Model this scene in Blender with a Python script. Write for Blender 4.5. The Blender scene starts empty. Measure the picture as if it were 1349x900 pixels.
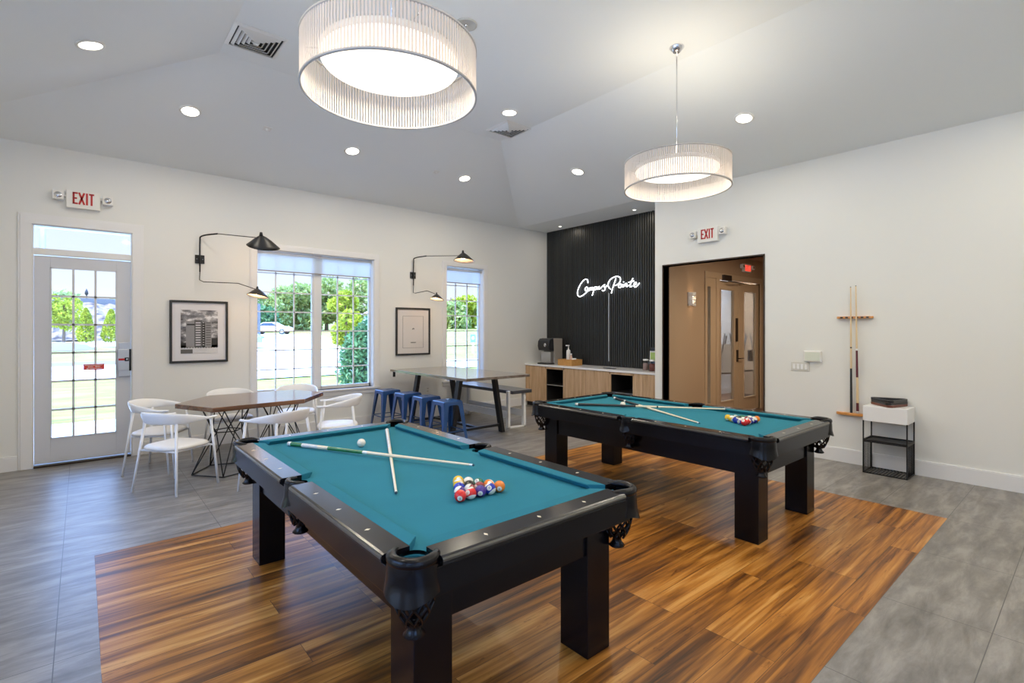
import bpy, bmesh, math, random
from mathutils import Vector, Matrix
random.seed(7)
PI = math.pi
S = bpy.context.scene
C = S.collection
WY = 7.917      # window wall plane
RX = 6.93       # right wall plane
CH = 3.70       # wall height where the sloped ceiling starts
FZ = 4.30       # flat ceiling height

# ------------------------------------------------------------------ materials
def nmat(name):
    m = bpy.data.materials.new(name); m.use_nodes = True
    nt = m.node_tree; b = nt.nodes['Principled BSDF']
    return m, nt, b
def N(nt, t, **kw):
    n = nt.nodes.new(t)
    for k, v in kw.items():
        if k in n.inputs.keys(): n.inputs[k].default_value = v
        else: setattr(n, k, v)
    return n
def pm(name, col, rough=.5, metal=0., coat=0., bump=0., bscale=60., var=0., vscale=8., spec=.5, emit=None, estr=0.):
    m, nt, b = nmat(name)
    b.inputs['Base Color'].default_value = (*col, 1)
    b.inputs['Roughness'].default_value = rough
    b.inputs['Metallic'].default_value = metal
    b.inputs['Coat Weight'].default_value = coat
    b.inputs['Coat Roughness'].default_value = .12
    b.inputs['Specular IOR Level'].default_value = spec
    tc = N(nt, 'ShaderNodeTexCoord')
    if var > 0:
        no = N(nt, 'ShaderNodeTexNoise', Scale=vscale, Detail=4.)
        nt.links.new(tc.outputs['Object'], no.inputs['Vector'])
        mx = N(nt, 'ShaderNodeMix', data_type='RGBA')
        mx.inputs[6].default_value = (*[c*(1-var) for c in col], 1)
        mx.inputs[7].default_value = (*[min(1, c*(1+var)) for c in col], 1)
        nt.links.new(no.outputs['Fac'], mx.inputs[0]); nt.links.new(mx.outputs[2], b.inputs['Base Color'])
    if bump > 0:
        no = N(nt, 'ShaderNodeTexNoise', Scale=bscale, Detail=3.)
        nt.links.new(tc.outputs['Object'], no.inputs['Vector'])
        bp = N(nt, 'ShaderNodeBump', Strength=bump, Distance=.004)
        nt.links.new(no.outputs['Fac'], bp.inputs['Height']); nt.links.new(bp.outputs[0], b.inputs['Normal'])
    if emit:
        b.inputs['Emission Color'].default_value = (*emit, 1); b.inputs['Emission Strength'].default_value = estr
    return m
def emat(name, col, st):
    m = bpy.data.materials.new(name); m.use_nodes = True; nt = m.node_tree; nt.nodes.clear()
    e = N(nt, 'ShaderNodeEmission'); e.inputs[0].default_value = (*col, 1); e.inputs[1].default_value = st
    o = N(nt, 'ShaderNodeOutputMaterial'); nt.links.new(e.outputs[0], o.inputs[0]); return m
def ramp(nt, stops):
    r = N(nt, 'ShaderNodeValToRGB'); e = r.color_ramp.elements
    while len(e) < len(stops): e.new(.5)
    for i, (p, c) in enumerate(stops): e[i].position = p; e[i].color = (*c, 1)
    return r

M = {}
M['wall'] = pm('wall_paint', (.80, .805, .785), .6, bump=.05, bscale=120)
M['ceil'] = pm('ceiling_paint', (.865, .885, .87), .8, bump=.12, bscale=45)
M['trim'] = pm('white_trim_paint', (.82, .82, .83), .35)
M['door'] = pm('door_paint', (.66, .68, .74), .4)
M['black'] = pm('black_lacquer', (.004, .004, .006), .22, bump=.03, bscale=30, spec=.26)
M['railtop'] = pm('worn_black_rail', (.008, .008, .011), .2, spec=.45, var=.6, vscale=18)
M['railedge'] = pm('rail_edge', (.07, .066, .055), .3, coat=.3)
M['leather'] = pm('black_leather', (.002, .002, .004), .24, bump=.06, bscale=260, spec=.3)
M['pearl'] = pm('pearl_inlay', (.75, .68, .52), .3)
M['felt'] = pm('teal_felt', (.028, .195, .27), .92, bump=.3, bscale=500, var=.1, vscale=5, spec=.15)
M['feltb'] = pm('cushion_felt', (.022, .18, .25), .9, bump=.3, bscale=500, var=.08, vscale=5, spec=.2)
M['blackm'] = pm('matte_black_metal', (.02, .021, .024), .4, metal=.3)
M['steel'] = pm('brushed_steel', (.55, .56, .58), .35, metal=.9)
M['whitep'] = pm('white_powdercoat', (.86, .87, .89), .35)
M['seatw'] = pm('white_seat_vinyl', (.80, .78, .74), .45)
M['bluem'] = pm('blue_painted_metal', (.018, .075, .235), .3, coat=.3)
M['white'] = pm('white_plastic', (.83, .82, .79), .4)
M['red'] = pm('red_letter', (.50, .004, .008), .4)
M['amber'] = pm('maple_shaft', (.78, .60, .36), .35, coat=.4)
M['maple'] = pm('pale_maple', (.85, .74, .55), .3, coat=.4)
M['green'] = pm('green_wrap', (.01, .16, .03), .3, coat=.5, var=.7, vscale=60)
M['burg'] = pm('burgundy_wrap', (.12, .02, .03), .35)
M['orangew'] = pm('honey_oak', (.62, .27, .07), .35, coat=.3, var=.2, vscale=20)
M['brownrack'] = pm('brown_plastic', (.17, .06, .04), .4)
M['dkrack'] = pm('black_plastic', (.025, .026, .03), .32)
M['concrete'] = pm('concrete', (.70, .69, .66), .8, var=.06, vscale=1.2)
M['asphalt'] = pm('pale_paving', (.62, .62, .62), .8, var=.05, vscale=.5)
M['tan'] = pm('tan_wall_paint', (.43, .31, .205), .6)
M['tantrim'] = pm('tan_trim_paint', (.52, .39, .26), .35)
M['bronze'] = pm('dark_bronze', (.045, .03, .022), .4, metal=.4)
M['quartz'] = pm('white_quartz', (.84, .84, .86), .18, var=.04, vscale=6)
M['dark'] = pm('dark_recess', (.012, .012, .014), .6)
M['shade'] = pm('roller_fabric', (.8, .84, .88), .8)
M['grey'] = pm('grey_plastic', (.36, .33, .30), .4)
M['wicker'] = pm('wicker', (.52, .27, .08), .6, bump=.6, bscale=90, var=.4, vscale=70)
M['mulch'] = pm('mulch', (.16, .12, .10), .9)
M['bark'] = pm('bark', (.12, .08, .05), .9)
M['chrome'] = pm('chrome', (.7, .7, .72), .15, metal=1)
M['lens'] = emat('lamp_lens', (1, .93, .80), 7.)
M['disc'] = emat('diffuser_glow', (1, .93, .82), 1.7)
M['bulb'] = emat('bulb_glow', (1, .72, .42), 14.)
M['neon'] = emat('neon_tube', (.93, .96, 1), 5.)
M['exitglow'] = pm('exit_red_face', (.85, .05, .03), .4, emit=(1, .05, .03), estr=1.6)

def translucent(name, col, mixf, rough=.7):
    m = bpy.data.materials.new(name); m.use_nodes = True; nt = m.node_tree; nt.nodes.clear()
    d = N(nt, 'ShaderNodeBsdfDiffuse'); d.inputs[0].default_value = (*col, 1)
    t = N(nt, 'ShaderNodeBsdfTranslucent'); t.inputs[0].default_value = (*col, 1)
    x = N(nt, 'ShaderNodeMixShader'); x.inputs[0].default_value = mixf
    o = N(nt, 'ShaderNodeOutputMaterial')
    nt.links.new(d.outputs[0], x.inputs[1]); nt.links.new(t.outputs[0], x.inputs[2]); nt.links.new(x.outputs[0], o.inputs[0])
    return m
M['ribbon'] = translucent('lampshade_ribbon', (.90, .84, .79), .42)
M['blind'] = translucent('blind_fabric', (.88, .92, .96), .6)

def glassmat(name, tint=(.97, .985, 1)):
    m = bpy.data.materials.new(name); m.use_nodes = True; nt = m.node_tree; nt.nodes.clear()
    t = N(nt, 'ShaderNodeBsdfTransparent'); t.inputs[0].default_value = (*tint, 1)
    g = N(nt, 'ShaderNodeBsdfGlossy'); g.inputs['Roughness'].default_value = .02
    f = N(nt, 'ShaderNodeFresnel'); f.inputs[0].default_value = 1.45
    mu = N(nt, 'ShaderNodeMath', operation='MULTIPLY'); mu.inputs[1].default_value = .8
    x = N(nt, 'ShaderNodeMixShader'); o = N(nt, 'ShaderNodeOutputMaterial')
    nt.links.new(f.outputs[0], mu.inputs[0]); nt.links.new(mu.outputs[0], x.inputs[0])
    nt.links.new(t.outputs[0], x.inputs[1]); nt.links.new(g.outputs[0], x.inputs[2]); nt.links.new(x.outputs[0], o.inputs[0])
    return m
M['glass'] = glassmat('window_glass')
M['jar'] = glassmat('jar_glass', (.9, .92, .93))

def wood_floor():
    m, nt, b = nmat('wood_plank_floor')
    tc = N(nt, 'ShaderNodeTexCoord')
    mp = N(nt, 'ShaderNodeMapping'); mp.inputs['Location'].default_value = (-.07, -4.588, 0)
    nt.links.new(tc.outputs['Object'], mp.inputs[0])
    br = N(nt, 'ShaderNodeTexBrick', Scale=1.0); br.offset = .37; br.offset_frequency = 3
    br.inputs['Color1'].default_value = (0, 0, 0, 1); br.inputs['Color2'].default_value = (1, 1, 1, 1); br.inputs['Mortar'].default_value = (.5, .5, .5, 1)
    br.inputs['Mortar Size'].default_value = .0012; br.inputs['Brick Width'].default_value = 1.22; br.inputs['Row Height'].default_value = .1786
    br.inputs['Mortar Smooth'].default_value = 0
    nt.links.new(mp.outputs[0], br.inputs['Vector'])
    sx = N(nt, 'ShaderNodeSeparateXYZ'); nt.links.new(mp.outputs[0], sx.inputs[0])
    mz = N(nt, 'ShaderNodeMath', operation='MULTIPLY'); mz.inputs[1].default_value = 23.
    nt.links.new(br.outputs['Color'], mz.inputs[0])
    cb = N(nt, 'ShaderNodeCombineXYZ'); nt.links.new(sx.outputs[0], cb.inputs[0]); nt.links.new(sx.outputs[1], cb.inputs[1]); nt.links.new(mz.outputs[0], cb.inputs[2])
    def noise(sc, scale, det, rough=.55, dist=0.):
        p = N(nt, 'ShaderNodeMapping'); p.inputs['Scale'].default_value = sc; nt.links.new(cb.outputs[0], p.inputs[0])
        n = N(nt, 'ShaderNodeTexNoise', Scale=scale, Detail=det, Roughness=rough, Distortion=dist); nt.links.new(p.outputs[0], n.inputs['Vector']); return n
    n1 = noise((.8, 13, 1), 1.0, 3., .55, .6)
    n2 = noise((3, 75, 1), 1.0, 3.)
    n3 = noise((1.4, 9, 1), 2.0, 5., .7, 1.5)
    a = N(nt, 'ShaderNodeMath', operation='MULTIPLY'); a.inputs[1].default_value = .28; nt.links.new(n2.outputs['Fac'], a.inputs[0])
    a2 = N(nt, 'ShaderNodeMath', operation='MULTIPLY_ADD'); a2.inputs[1].default_value = 1.0; nt.links.new(n1.outputs['Fac'], a2.inputs[0]); nt.links.new(a.outputs[0], a2.inputs[2])
    a3 = N(nt, 'ShaderNodeMath', operation='MULTIPLY_ADD'); a3.inputs[1].default_value = .10; nt.links.new(br.outputs['Color'], a3.inputs[0]); nt.links.new(a2.outputs[0], a3.inputs[2])
    r = ramp(nt, [(.43, (.036, .014, .005)), (.54, (.115, .040, .008)), (.65, (.25, .090, .013)), (.77, (.44, .175, .028)), (.91, (.62, .31, .08))])
    nt.links.new(a3.outputs[0], r.inputs[0])
    # dark mineral streaks
    r2 = ramp(nt, [(.60, (1, 1, 1)), (.68, (.42, .34, .28))]); nt.links.new(n3.outputs['Fac'], r2.inputs[0])
    mx = N(nt, 'ShaderNodeMix', data_type='RGBA', blend_type='MULTIPLY'); mx.inputs[0].default_value = .85
    nt.links.new(r.outputs[0], mx.inputs[6]); nt.links.new(r2.outputs[0], mx.inputs[7])
    mo = N(nt, 'ShaderNodeMix', data_type='RGBA'); mo.inputs[7].default_value = (.05, .022, .01, 1)
    nt.links.new(br.outputs['Fac'], mo.inputs[0]); nt.links.new(mx.outputs[2], mo.inputs[6])
    nt.links.new(mo.outputs[2], b.inputs['Base Color'])
    b.inputs['Roughness'].default_value = .34
    b.inputs['Specular IOR Level'].default_value = .35
    bp = N(nt, 'ShaderNodeBump', Strength=.15, Distance=.002); nt.links.new(n2.outputs['Fac'], bp.inputs['Height']); nt.links.new(bp.outputs[0], b.inputs['Normal'])
    return m
def tile_floor():
    m, nt, b = nmat('stone_tile_floor')
    tc = N(nt, 'ShaderNodeTexCoord')
    sp = N(nt, 'ShaderNodeSeparateXYZ'); nt.links.new(tc.outputs['Object'], sp.inputs[0])
    lt = N(nt, 'ShaderNodeMath', operation='LESS_THAN'); lt.inputs[1].default_value = .854; nt.links.new(sp.outputs[1], lt.inputs[0])
    ad = N(nt, 'ShaderNodeMath', operation='MULTIPLY_ADD'); ad.inputs[1].default_value = .1; nt.links.new(lt.outputs[0], ad.inputs[0]); nt.links.new(sp.outputs[0], ad.inputs[2])
    cb = N(nt, 'ShaderNodeCombineXYZ'); nt.links.new(ad.outputs[0], cb.inputs[0]); nt.links.new(sp.outputs[1], cb.inputs[1])
    mp = N(nt, 'ShaderNodeMapping'); mp.inputs['Location'].default_value = (.1, -.378, 0); nt.links.new(cb.outputs[0], mp.inputs[0])
    br = N(nt, 'ShaderNodeTexBrick', Scale=1.0); br.offset = 0.
    br.inputs['Color1'].default_value = (0, 0, 0, 1); br.inputs['Color2'].default_value = (1, 1, 1, 1)
    br.inputs['Mortar Size'].default_value = .0022; br.inputs['Mortar Smooth'].default_value = .1; br.inputs['Brick Width'].default_value = .952; br.inputs['Row Height'].default_value = .476
    nt.links.new(mp.outputs[0], br.inputs['Vector'])
    p = N(nt, 'ShaderNodeMapping'); p.inputs['Scale'].default_value = (.55, 2.2, 1); nt.links.new(tc.outputs['Object'], p.inputs[0])
    n = N(nt, 'ShaderNodeTexNoise', Scale=4.5, Detail=9., Roughness=.66, Distortion=.3); nt.links.new(p.outputs[0], n.inputs['Vector'])
    a3 = N(nt, 'ShaderNodeMath', operation='MULTIPLY_ADD'); a3.inputs[1].default_value = .05; nt.links.new(br.outputs['Color'], a3.inputs[0]); nt.links.new(n.outputs['Fac'], a3.inputs[2])
    r = ramp(nt, [(.33, (.125, .115, .102)), (.5, (.205, .19, .17)), (.67, (.31, .29, .262))]); nt.links.new(a3.outputs[0], r.inputs[0])
    mo = N(nt, 'ShaderNodeMix', data_type='RGBA'); mo.inputs[7].default_value = (.085, .08, .075, 1)
    nt.links.new(br.outputs['Fac'], mo.inputs[0]); nt.links.new(r.outputs[0], mo.inputs[6]); nt.links.new(mo.outputs[2], b.inputs['Base Color'])
    b.inputs['Roughness'].default_value = .33
    return m
def grain(name, stops, sc, scale=1., rough=.35, coat=0.):
    m, nt, b = nmat(name)
    tc = N(nt, 'ShaderNodeTexCoord'); p = N(nt, 'ShaderNodeMapping'); p.inputs['Scale'].default_value = sc
    nt.links.new(tc.outputs['Object'], p.inputs[0])
    n = N(nt, 'ShaderNodeTexNoise', Scale=scale, Detail=5., Roughness=.6, Distortion=.5); nt.links.new(p.outputs[0], n.inputs['Vector'])
    r = ramp(nt, stops); nt.links.new(n.outputs['Fac'], r.inputs[0]); nt.links.new(r.outputs[0], b.inputs['Base Color'])
    b.inputs['Roughness'].default_value = rough; b.inputs['Coat Weight'].default_value = coat; b.inputs['Coat Roughness'].default_value = .1
    return m
M['wood'] = wood_floor(); M['tile'] = tile_floor()
M['walnut'] = grain('walnut_top', [(.35, (.075, .035, .02)), (.5, (.16, .075, .04)), (.65, (.25, .125, .07))], (2, 14, 14), 1., .2, .5)
M['greywood'] = grain('grey_brown_top', [(.35, (.09, .07, .06)), (.5, (.15, .12, .10)), (.65, (.22, .18, .15))], (14, 2, 14), 1., .16, .6)
M['oak'] = grain('oak_cabinet', [(.3, (.44, .27, .15)), (.5, (.58, .39, .23)), (.7, (.68, .48, .31))], (20, 20, 1.2), 1., .5)
M['slat'] = pm('charcoal_slats', (.028, .030, .032), .42, var=.15, vscale=9)
M['hallfloor'] = grain('hall_floor', [(.3, (.10, .05, .03)), (.7, (.25, .14, .08))], (2, 12, 2), 1., .4)
M['lawn'] = grain('lawn_grass', [(.32, (.13, .145, .006)), (.5, (.185, .185, .014)), (.68, (.25, .225, .04))], (.6, 1.8, 1), 1.1, .9)
M['rock'] = None
def leafmat(name, c1, c2):
    m, nt, b = nmat(name)
    oi = N(nt, 'ShaderNodeTexCoord'); n = N(nt, 'ShaderNodeTexNoise', Scale=2.3, Detail=2.); nt.links.new(oi.outputs['Object'], n.inputs['Vector'])
    r = ramp(nt, [(.35, c1), (.65, c2)]); nt.links.new(n.outputs['Fac'], r.inputs[0])
    t = N(nt, 'ShaderNodeBsdfTranslucent'); x = N(nt, 'ShaderNodeMixShader'); x.inputs[0].default_value = .35
    nt.links.new(r.outputs[0], b.inputs['Base Color']); nt.links.new(r.outputs[0], t.inputs[0]); b.inputs['Roughness'].default_value = .6
    o = nt.nodes['Material Output']; nt.links.new(b.outputs[0], x.inputs[1]); nt.links.new(t.outputs[0], x.inputs[2]); nt.links.new(x.outputs[0], o.inputs[0])
    return m
M['leaf'] = leafmat('tree_leaf', (.20, .27, .06), (.42, .46, .15))
M['leafd'] = leafmat('shrub_leaf', (.035, .12, .04), (.12, .26, .09))
M['leafy'] = leafmat('lime_leaf', (.26, .31, .01), (.44, .46, .03))
def rock():
    m, nt, b = nmat('stone_riprap')
    tc = N(nt, 'ShaderNodeTexCoord'); v = N(nt, 'ShaderNodeTexVoronoi', Scale=2.2); nt.links.new(tc.outputs['Object'], v.inputs['Vector'])
    r = ramp(nt, [(0., (.27, .20, .15)), (.5, (.20, .135, .10)), (.85, (.045, .03, .025))]); nt.links.new(v.outputs['Distance'], r.inputs[0]); nt.links.new(r.outputs[0], b.inputs['Base Color'])
    b.inputs['Roughness'].default_value = .9; return m
M['rock'] = rock()

# ------------------------------------------------------------------ mesh builder
class MB:
    def __init__(s): s.v = []; s.f = []; s.m = []; s.mats = []; s.cur = 0; s.sm = []
    def mat(s, key):
        k = M[key] if isinstance(key, str) else key
        if k not in s.mats: s.mats.append(k)
        s.cur = s.mats.index(k); return s
    def add(s, vs, fs, smooth=False):
        o = len(s.v); s.v += [tuple(p) for p in vs]
        for f in fs: s.f.append([i+o for i in f]); s.m.append(s.cur); s.sm.append(smooth)
        return s
    def box(s, x0, y0, z0, x1, y1, z1):
        x0, x1 = sorted((x0, x1)); y0, y1 = sorted((y0, y1)); z0, z1 = sorted((z0, z1))
        vs = [(x0,y0,z0),(x1,y0,z0),(x1,y1,z0),(x0,y1,z0),(x0,y0,z1),(x1,y0,z1),(x1,y1,z1),(x0,y1,z1)]
        return s.add(vs, [(0,3,2,1),(4,5,6,7),(0,1,5,4),(1,2,6,5),(2,3,7,6),(3,0,4,7)])
    def hexa(s, bot, top):
        n = len(bot); vs = list(bot)+list(top)
        fs = [tuple(reversed(range(n))), tuple(range(n, 2*n))]+[(i, (i+1) % n, n+(i+1) % n, n+i) for i in range(n)]
        return s.add(vs, fs)
    def prism(s, poly, z0, z1): return s.hexa([(x, y, z0) for x, y in poly], [(x, y, z1) for x, y in poly])
    def tube(s, pts, r, n=8, cap=True, flat=1.):
        pts = [Vector(p) for p in pts]; rs = r if isinstance(r, (list, tuple)) else [r]*len(pts)
        rings = []; up = None
        for i, p in enumerate(pts):
            t = (pts[min(i+1, len(pts)-1)]-pts[max(i-1, 0)]).normalized()
            if up is None:
                up = Vector((0, 0, 1)) if abs(t.z) < .9 else Vector((1, 0, 0))
            a = t.cross(up); 
            if a.length < 1e-5: a = t.cross(Vector((1, 0, 0)))
            a.normalize(); b = a.cross(t).normalized(); up = b
            rings.append([p+a*math.cos(2*PI*k/n)*rs[i]+b*math.sin(2*PI*k/n)*rs[i]*flat for k in range(n)])
        vs = [q for rg in rings for q in rg]; fs = []
        for i in range(len(rings)-1):
            for k in range(n): fs.append((i*n+k, i*n+(k+1) % n, (i+1)*n+(k+1) % n, (i+1)*n+k))
        s.add(vs, fs, True)
        if cap: s.add(rings[0], [tuple(reversed(range(n)))]); s.add(rings[-1], [tuple(range(n))])
        return s
    def lathe(s, prof, c=(0, 0, 0), n=24, a0=0., a1=2*PI, axis='z'):
        full = abs(a1-a0-2*PI) < 1e-6; k = n if full else n+1; vs = []
        for r, z in prof:
            for i in range(k):
                a = a0+(a1-a0)*i/n
                if axis == 'z': vs.append((c[0]+r*math.cos(a), c[1]+r*math.sin(a), c[2]+z))
                elif axis == 'x': vs.append((c[0]+z, c[1]+r*math.cos(a), c[2]+r*math.sin(a)))
                else: vs.append((c[0]+r*math.cos(a), c[1]+z, c[2]+r*math.sin(a)))
        fs = []
        for j in range(len(prof)-1):
            for i in range(n):
                i2 = (i+1) % k if full else i+1
                fs.append((j*k+i, j*k+i2, (j+1)*k+i2, (j+1)*k+i))
        return s.add(vs, fs, True)
    def grid(s, rows, smooth=True, closed=False):
        n = len(rows[0]); vs = [p for r in rows for p in r]; fs = []
        for j in range(len(rows)-1):
            for i in range(n if closed else n-1):
                i2 = (i+1) % n
                fs.append((j*n+i, j*n+i2, (j+1)*n+i2, (j+1)*n+i))
        return s.add(vs, fs, smooth)
    def build(s, name, parent=None, bevel=0., seg=2, key=None, loc=None, rz=0.):
        me = bpy.data.meshes.new(name); me.from_pydata(s.v, [], s.f); me.validate()
        if key: s.mat(key)
        for m in s.mats: me.materials.append(m)
        if len(me.polygons) == len(s.m):
            for p, mi, sm in zip(me.polygons, s.m, s.sm): p.material_index = mi; p.use_smooth = sm
        bm = bmesh.new(); bm.from_mesh(me); bmesh.ops.remove_doubles(bm, verts=bm.verts, dist=1e-5); bmesh.ops.recalc_face_normals(bm, faces=bm.faces); bm.to_mesh(me); bm.free()
        o = bpy.data.objects.new(name, me); C.objects.link(o)
        if parent: o.parent = parent
        if loc: o.location = loc
        o.rotation_euler.z = rz
        if bevel > 0:
            b = o.modifiers.new('bevel', 'BEVEL'); b.width = bevel; b.segments = seg; b.limit_method = 'ANGLE'; b.angle_limit = .6
        return o
def mb(key): return MB().mat(key)
def tag(o, label, cat, group=None, kind=None):
    o['label'] = label; o['category'] = cat
    if group: o['group'] = group
    if kind: o['kind'] = kind
    return o
def thing(name, label, cat, loc=(0, 0, 0), rz=0., group=None):
    o = bpy.data.objects.new(name, None); C.objects.link(o); o.empty_display_size = .05
    o.location = loc; o.rotation_euler = (0, 0, rz); return tag(o, label, cat, group)
def struct(o): o['kind'] = 'structure'; return o
def sempty(name):
    o = bpy.data.objects.new(name, None); C.objects.link(o); o['kind'] = 'structure'; return o
def kids(o): return [c for c in bpy.data.objects if c.parent == o]
def dup(o, loc=None, rz=None, label=None, group=None, parent=None):
    c = o.copy(); C.objects.link(c)
    if parent: c.parent = parent
    if loc is not None: c.location = loc
    if rz is not None: c.rotation_euler.z = rz
    if label: c['label'] = label
    if group: c['group'] = group
    for k in kids(o): dup(k, parent=c)
    return c
def crom(ps, n=6):
    ps = [Vector(p) for p in ps]; out = []
    for i in range(len(ps)-1):
        p0 = ps[max(i-1, 0)]; p1 = ps[i]; p2 = ps[i+1]; p3 = ps[min(i+2, len(ps)-1)]
        for k in range(n):
            t = k/n
            out.append(.5*((2*p1)+(p2-p0)*t+(2*p0-5*p1+4*p2-p3)*t*t+(3*p1-p0-3*p2+p3)*t**3))
    out.append(ps[-1]); return out
def light(name, kind, loc, power, col, size=.1, rot=None, parent=None, spread=None):
    l = bpy.data.lights.new(name, kind); l.energy = power; l.color = col
    if kind == 'AREA':
        l.shape = 'DISK'; l.size = size
        if spread: l.spread = spread
    elif kind == 'POINT': l.shadow_soft_size = size
    o = bpy.data.objects.new(name, l); C.objects.link(o); o.location = loc
    if rot: o.rotation_euler = rot
    if parent: o.parent = parent
    return o
WARM = (1, .885, .70)

# ------------------------------------------------------------------ room shell
BX, BY = -1.30, -2.45       # left wall and back wall planes
fl = mb('tile')
WX0, WX1, WY0, WY1 = .07, 5.52, .854, 4.588
for a in ((BX, BY, RX+.18, WY0), (BX, WY1, RX+.9, WY), (BX, WY0, WX0, WY1), (WX1, WY0, RX+.0, WY1)):
    fl.box(a[0], a[1], -.1, a[2], a[3], 0)
fl.mat('wood').box(WX0, WY0, -.1, WX1, WY1, 0)
struct(fl.build('floor'))

def wall_y(name, y0, y1, x0, x1, z1, holes, mat='wall', z0=0.):
    w = mb(mat); xs = sorted({x0, x1, *[h[0] for h in holes], *[h[1] for h in holes]})
    for a, b in zip(xs, xs[1:]):
        cuts = [(h[2], h[3]) for h in holes if h[0] <= a+1e-6 and h[1] >= b-1e-6]
        z = z0
        for c0, c1 in sorted(cuts):
            if c0 > z: w.box(a, y0, z, b, y1, c0)
            z = c1
        w.box(a, y0, z, b, y1, z1)
    return struct(w.build(name))
def wall_x(name, x0, x1, y0, y1, z1, holes, mat='wall', z0=0.):
    w = mb(mat); ys = sorted({y0, y1, *[h[0] for h in holes], *[h[1] for h in holes]})
    for a, b in zip(ys, ys[1:]):
        cuts = [(h[2], h[3]) for h in holes if h[0] <= a+1e-6 and h[1] >= b-1e-6]
        z = z0
        for c0, c1 in sorted(cuts):
            if c0 > z: w.box(x0, a, z, x1, b, c0)
            z = c1
        w.box(x0, a, z, x1, b, z1)
    return struct(w.build(name))
D0, D1, DT = -.427, .487, 2.79
W1 = (1.92, 3.72, .64, 2.75); W2 = (5.15, 6.02, .64, 2.77)
wall_y('wall_far', WY, WY+.2, BX-.2, 7.94, CH+.0, [(D0, D1, 0, DT), W1, W2])
wall_x('wall_right', RX, RX+.14, BY-.2, 4.628, CH, [(2.951, 4.476, 0, 2.575)])
BW = [(-.9, .9, .35, 2.85)]  # unseen back-wall window, added to let in more daylight
wall_y('wall_back', BY-.2, BY, BX-.2, RX+.14, CH, BW)
WZ0, WZ1 = .35, 2.85
LW = [(-1.8, .3, WZ0, WZ1), (1.0, 3.1, WZ0, WZ1), (3.8, 5.9, WZ0, WZ1)]
wall_x('wall_left', BX-.2, BX, BY-.2, WY, CH, LW)
# alcove shell behind the counter
wall_y('wall_alcove_side', 4.582, 4.628, RX+.14, 7.94, CH, [])
struct(mb('wall').box(7.78, 4.628, 0, 7.94, WY, CH).build('wall_alcove_back'))
# ceiling: four slopes, a flat centre, and the alcove soffit
FX0, FX1, FY0, FY1 = 1.03, 4.60, -.18, 5.645
ce = mb('ceil')
O = [(BX, BY, CH), (RX, BY, CH), (RX, WY, CH), (BX, WY, CH)]
I = [(FX0, FY0, FZ), (FX1, FY0, FZ), (FX1, FY1, FZ), (FX0, FY1, FZ)]
ce.add(O+I, [(0, 1, 5, 4), (1, 2, 6, 5), (2, 3, 7, 6), (3, 0, 4, 7), (4, 5, 6, 7)])
ce.box(BX-.2, BY-.2, FZ+.25, 7.94, WY+.2, FZ+.35)
ce.box(RX, 4.628, CH, 7.94, WY+.2, CH+.3)
ce.box(BX-.2, BY-.2, CH, BX, WY+.2, FZ+.25); ce.box(RX, BY-.2, CH, RX+.14, 4.628, FZ+.25)
ce.box(BX-.2, BY-.2, CH, RX+.14, BY, FZ+.25); ce.box(BX-.2, WY, CH, RX, WY+.2, FZ+.25)
struct(ce.build('ceiling'))

def baseboard(name, segs, mat='trim', h=.165):
    b = mb(mat)
    for x0, y0, x1, y1 in segs:
        b.box(x0, y0, 0, x1, y1, h-.012)
        # narrower cap
        if abs(x1-x0) > abs(y1-y0): b.box(x0, y0+.004, h-.012, x1, max(y0, y1), h)
        else: b.box(min(x0, x1)+.004, y0, h-.012, max(x0, x1), y1, h)
    return struct(b.build(name, bevel=.002))
baseboard('baseboard_far', [(BX, WY-.018, -.545, WY), (.605, WY-.018, 7.14, WY)])
baseboard('baseboard_right', [(RX-.018, BY, RX, 2.93)])
baseboard('baseboard_right', [(RX-.018, 4.50, RX, 4.628)])

# black slatted wall panel
sl = mb('slat'); sl.box(7.755, 4.628, .80, 7.78, WY, CH)
y = 4.64
while y < WY-.03:
    sl.box(7.728, y, .80, 7.757, y+.031, CH); y += .05
o = sl.build('slat_wall_panel'); tag(o, 'charcoal vertical slat panel covering the alcove wall above the counter', 'wall panel')

# dark cased opening to the hall
cs = mb('bronze')
cs.box(RX-.012, 2.935, 0, RX+.15, 2.951, 2.592); cs.box(RX-.012, 4.476, 0, RX+.15, 4.492, 2.592); cs.box(RX-.012, 2.935, 2.575, RX+.15, 4.492, 2.592)
cs.box(RX+.14, 4.47, 0, RX+.155, 4.63, 2.6)
struct(cs.build('trim_1'))

# ------------------------------------------------------------------ entry door
d = sempty('door_1')
tr = mb('trim'); y0, y1 = WY-.022, WY
def casing(mbk, x0, x1, z0, z1, w, bottom=False):
    for q, dy in ((0, .014), (.018, .020)):
        y0_ = WY if q == 0 else WY-.014
        mbk.box(x0-w+q, WY-dy, z0, x0, y0_, z1)
        mbk.box(x1, WY-dy, z0, x1+w-q, y0_, z1)
        mbk.box(x0-w+q, WY-dy, z1, x1+w-q, y0_, z1+w-q)
casing(tr, D0, D1, 0, DT, .115)
tr.build('casing', d, bevel=.004)
jb = mb('trim')
jb.box(D0, WY, 0, D0+.012, WY+.2, DT); jb.box(D1-.012, WY, 0, D1, WY+.2, DT); jb.box(D0, WY, DT-.012, D1, WY+.2, DT)
jb.box(D0, WY+.01, 2.445, D1, WY+.14, 2.52)
jb.build('jamb', d, bevel=.003)
px0, px1, pz0, pz1 = -.412, .472, .035, 2.435
gx0, gx1, gz0, gz1 = -.274, .335, .31, 2.307
yd = WY+.03
dp = mb('door')
dp.box(px0, yd, pz0, gx0, yd+.045, pz1); dp.box(gx1, yd, pz0, px1, yd+.045, pz1)
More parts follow.
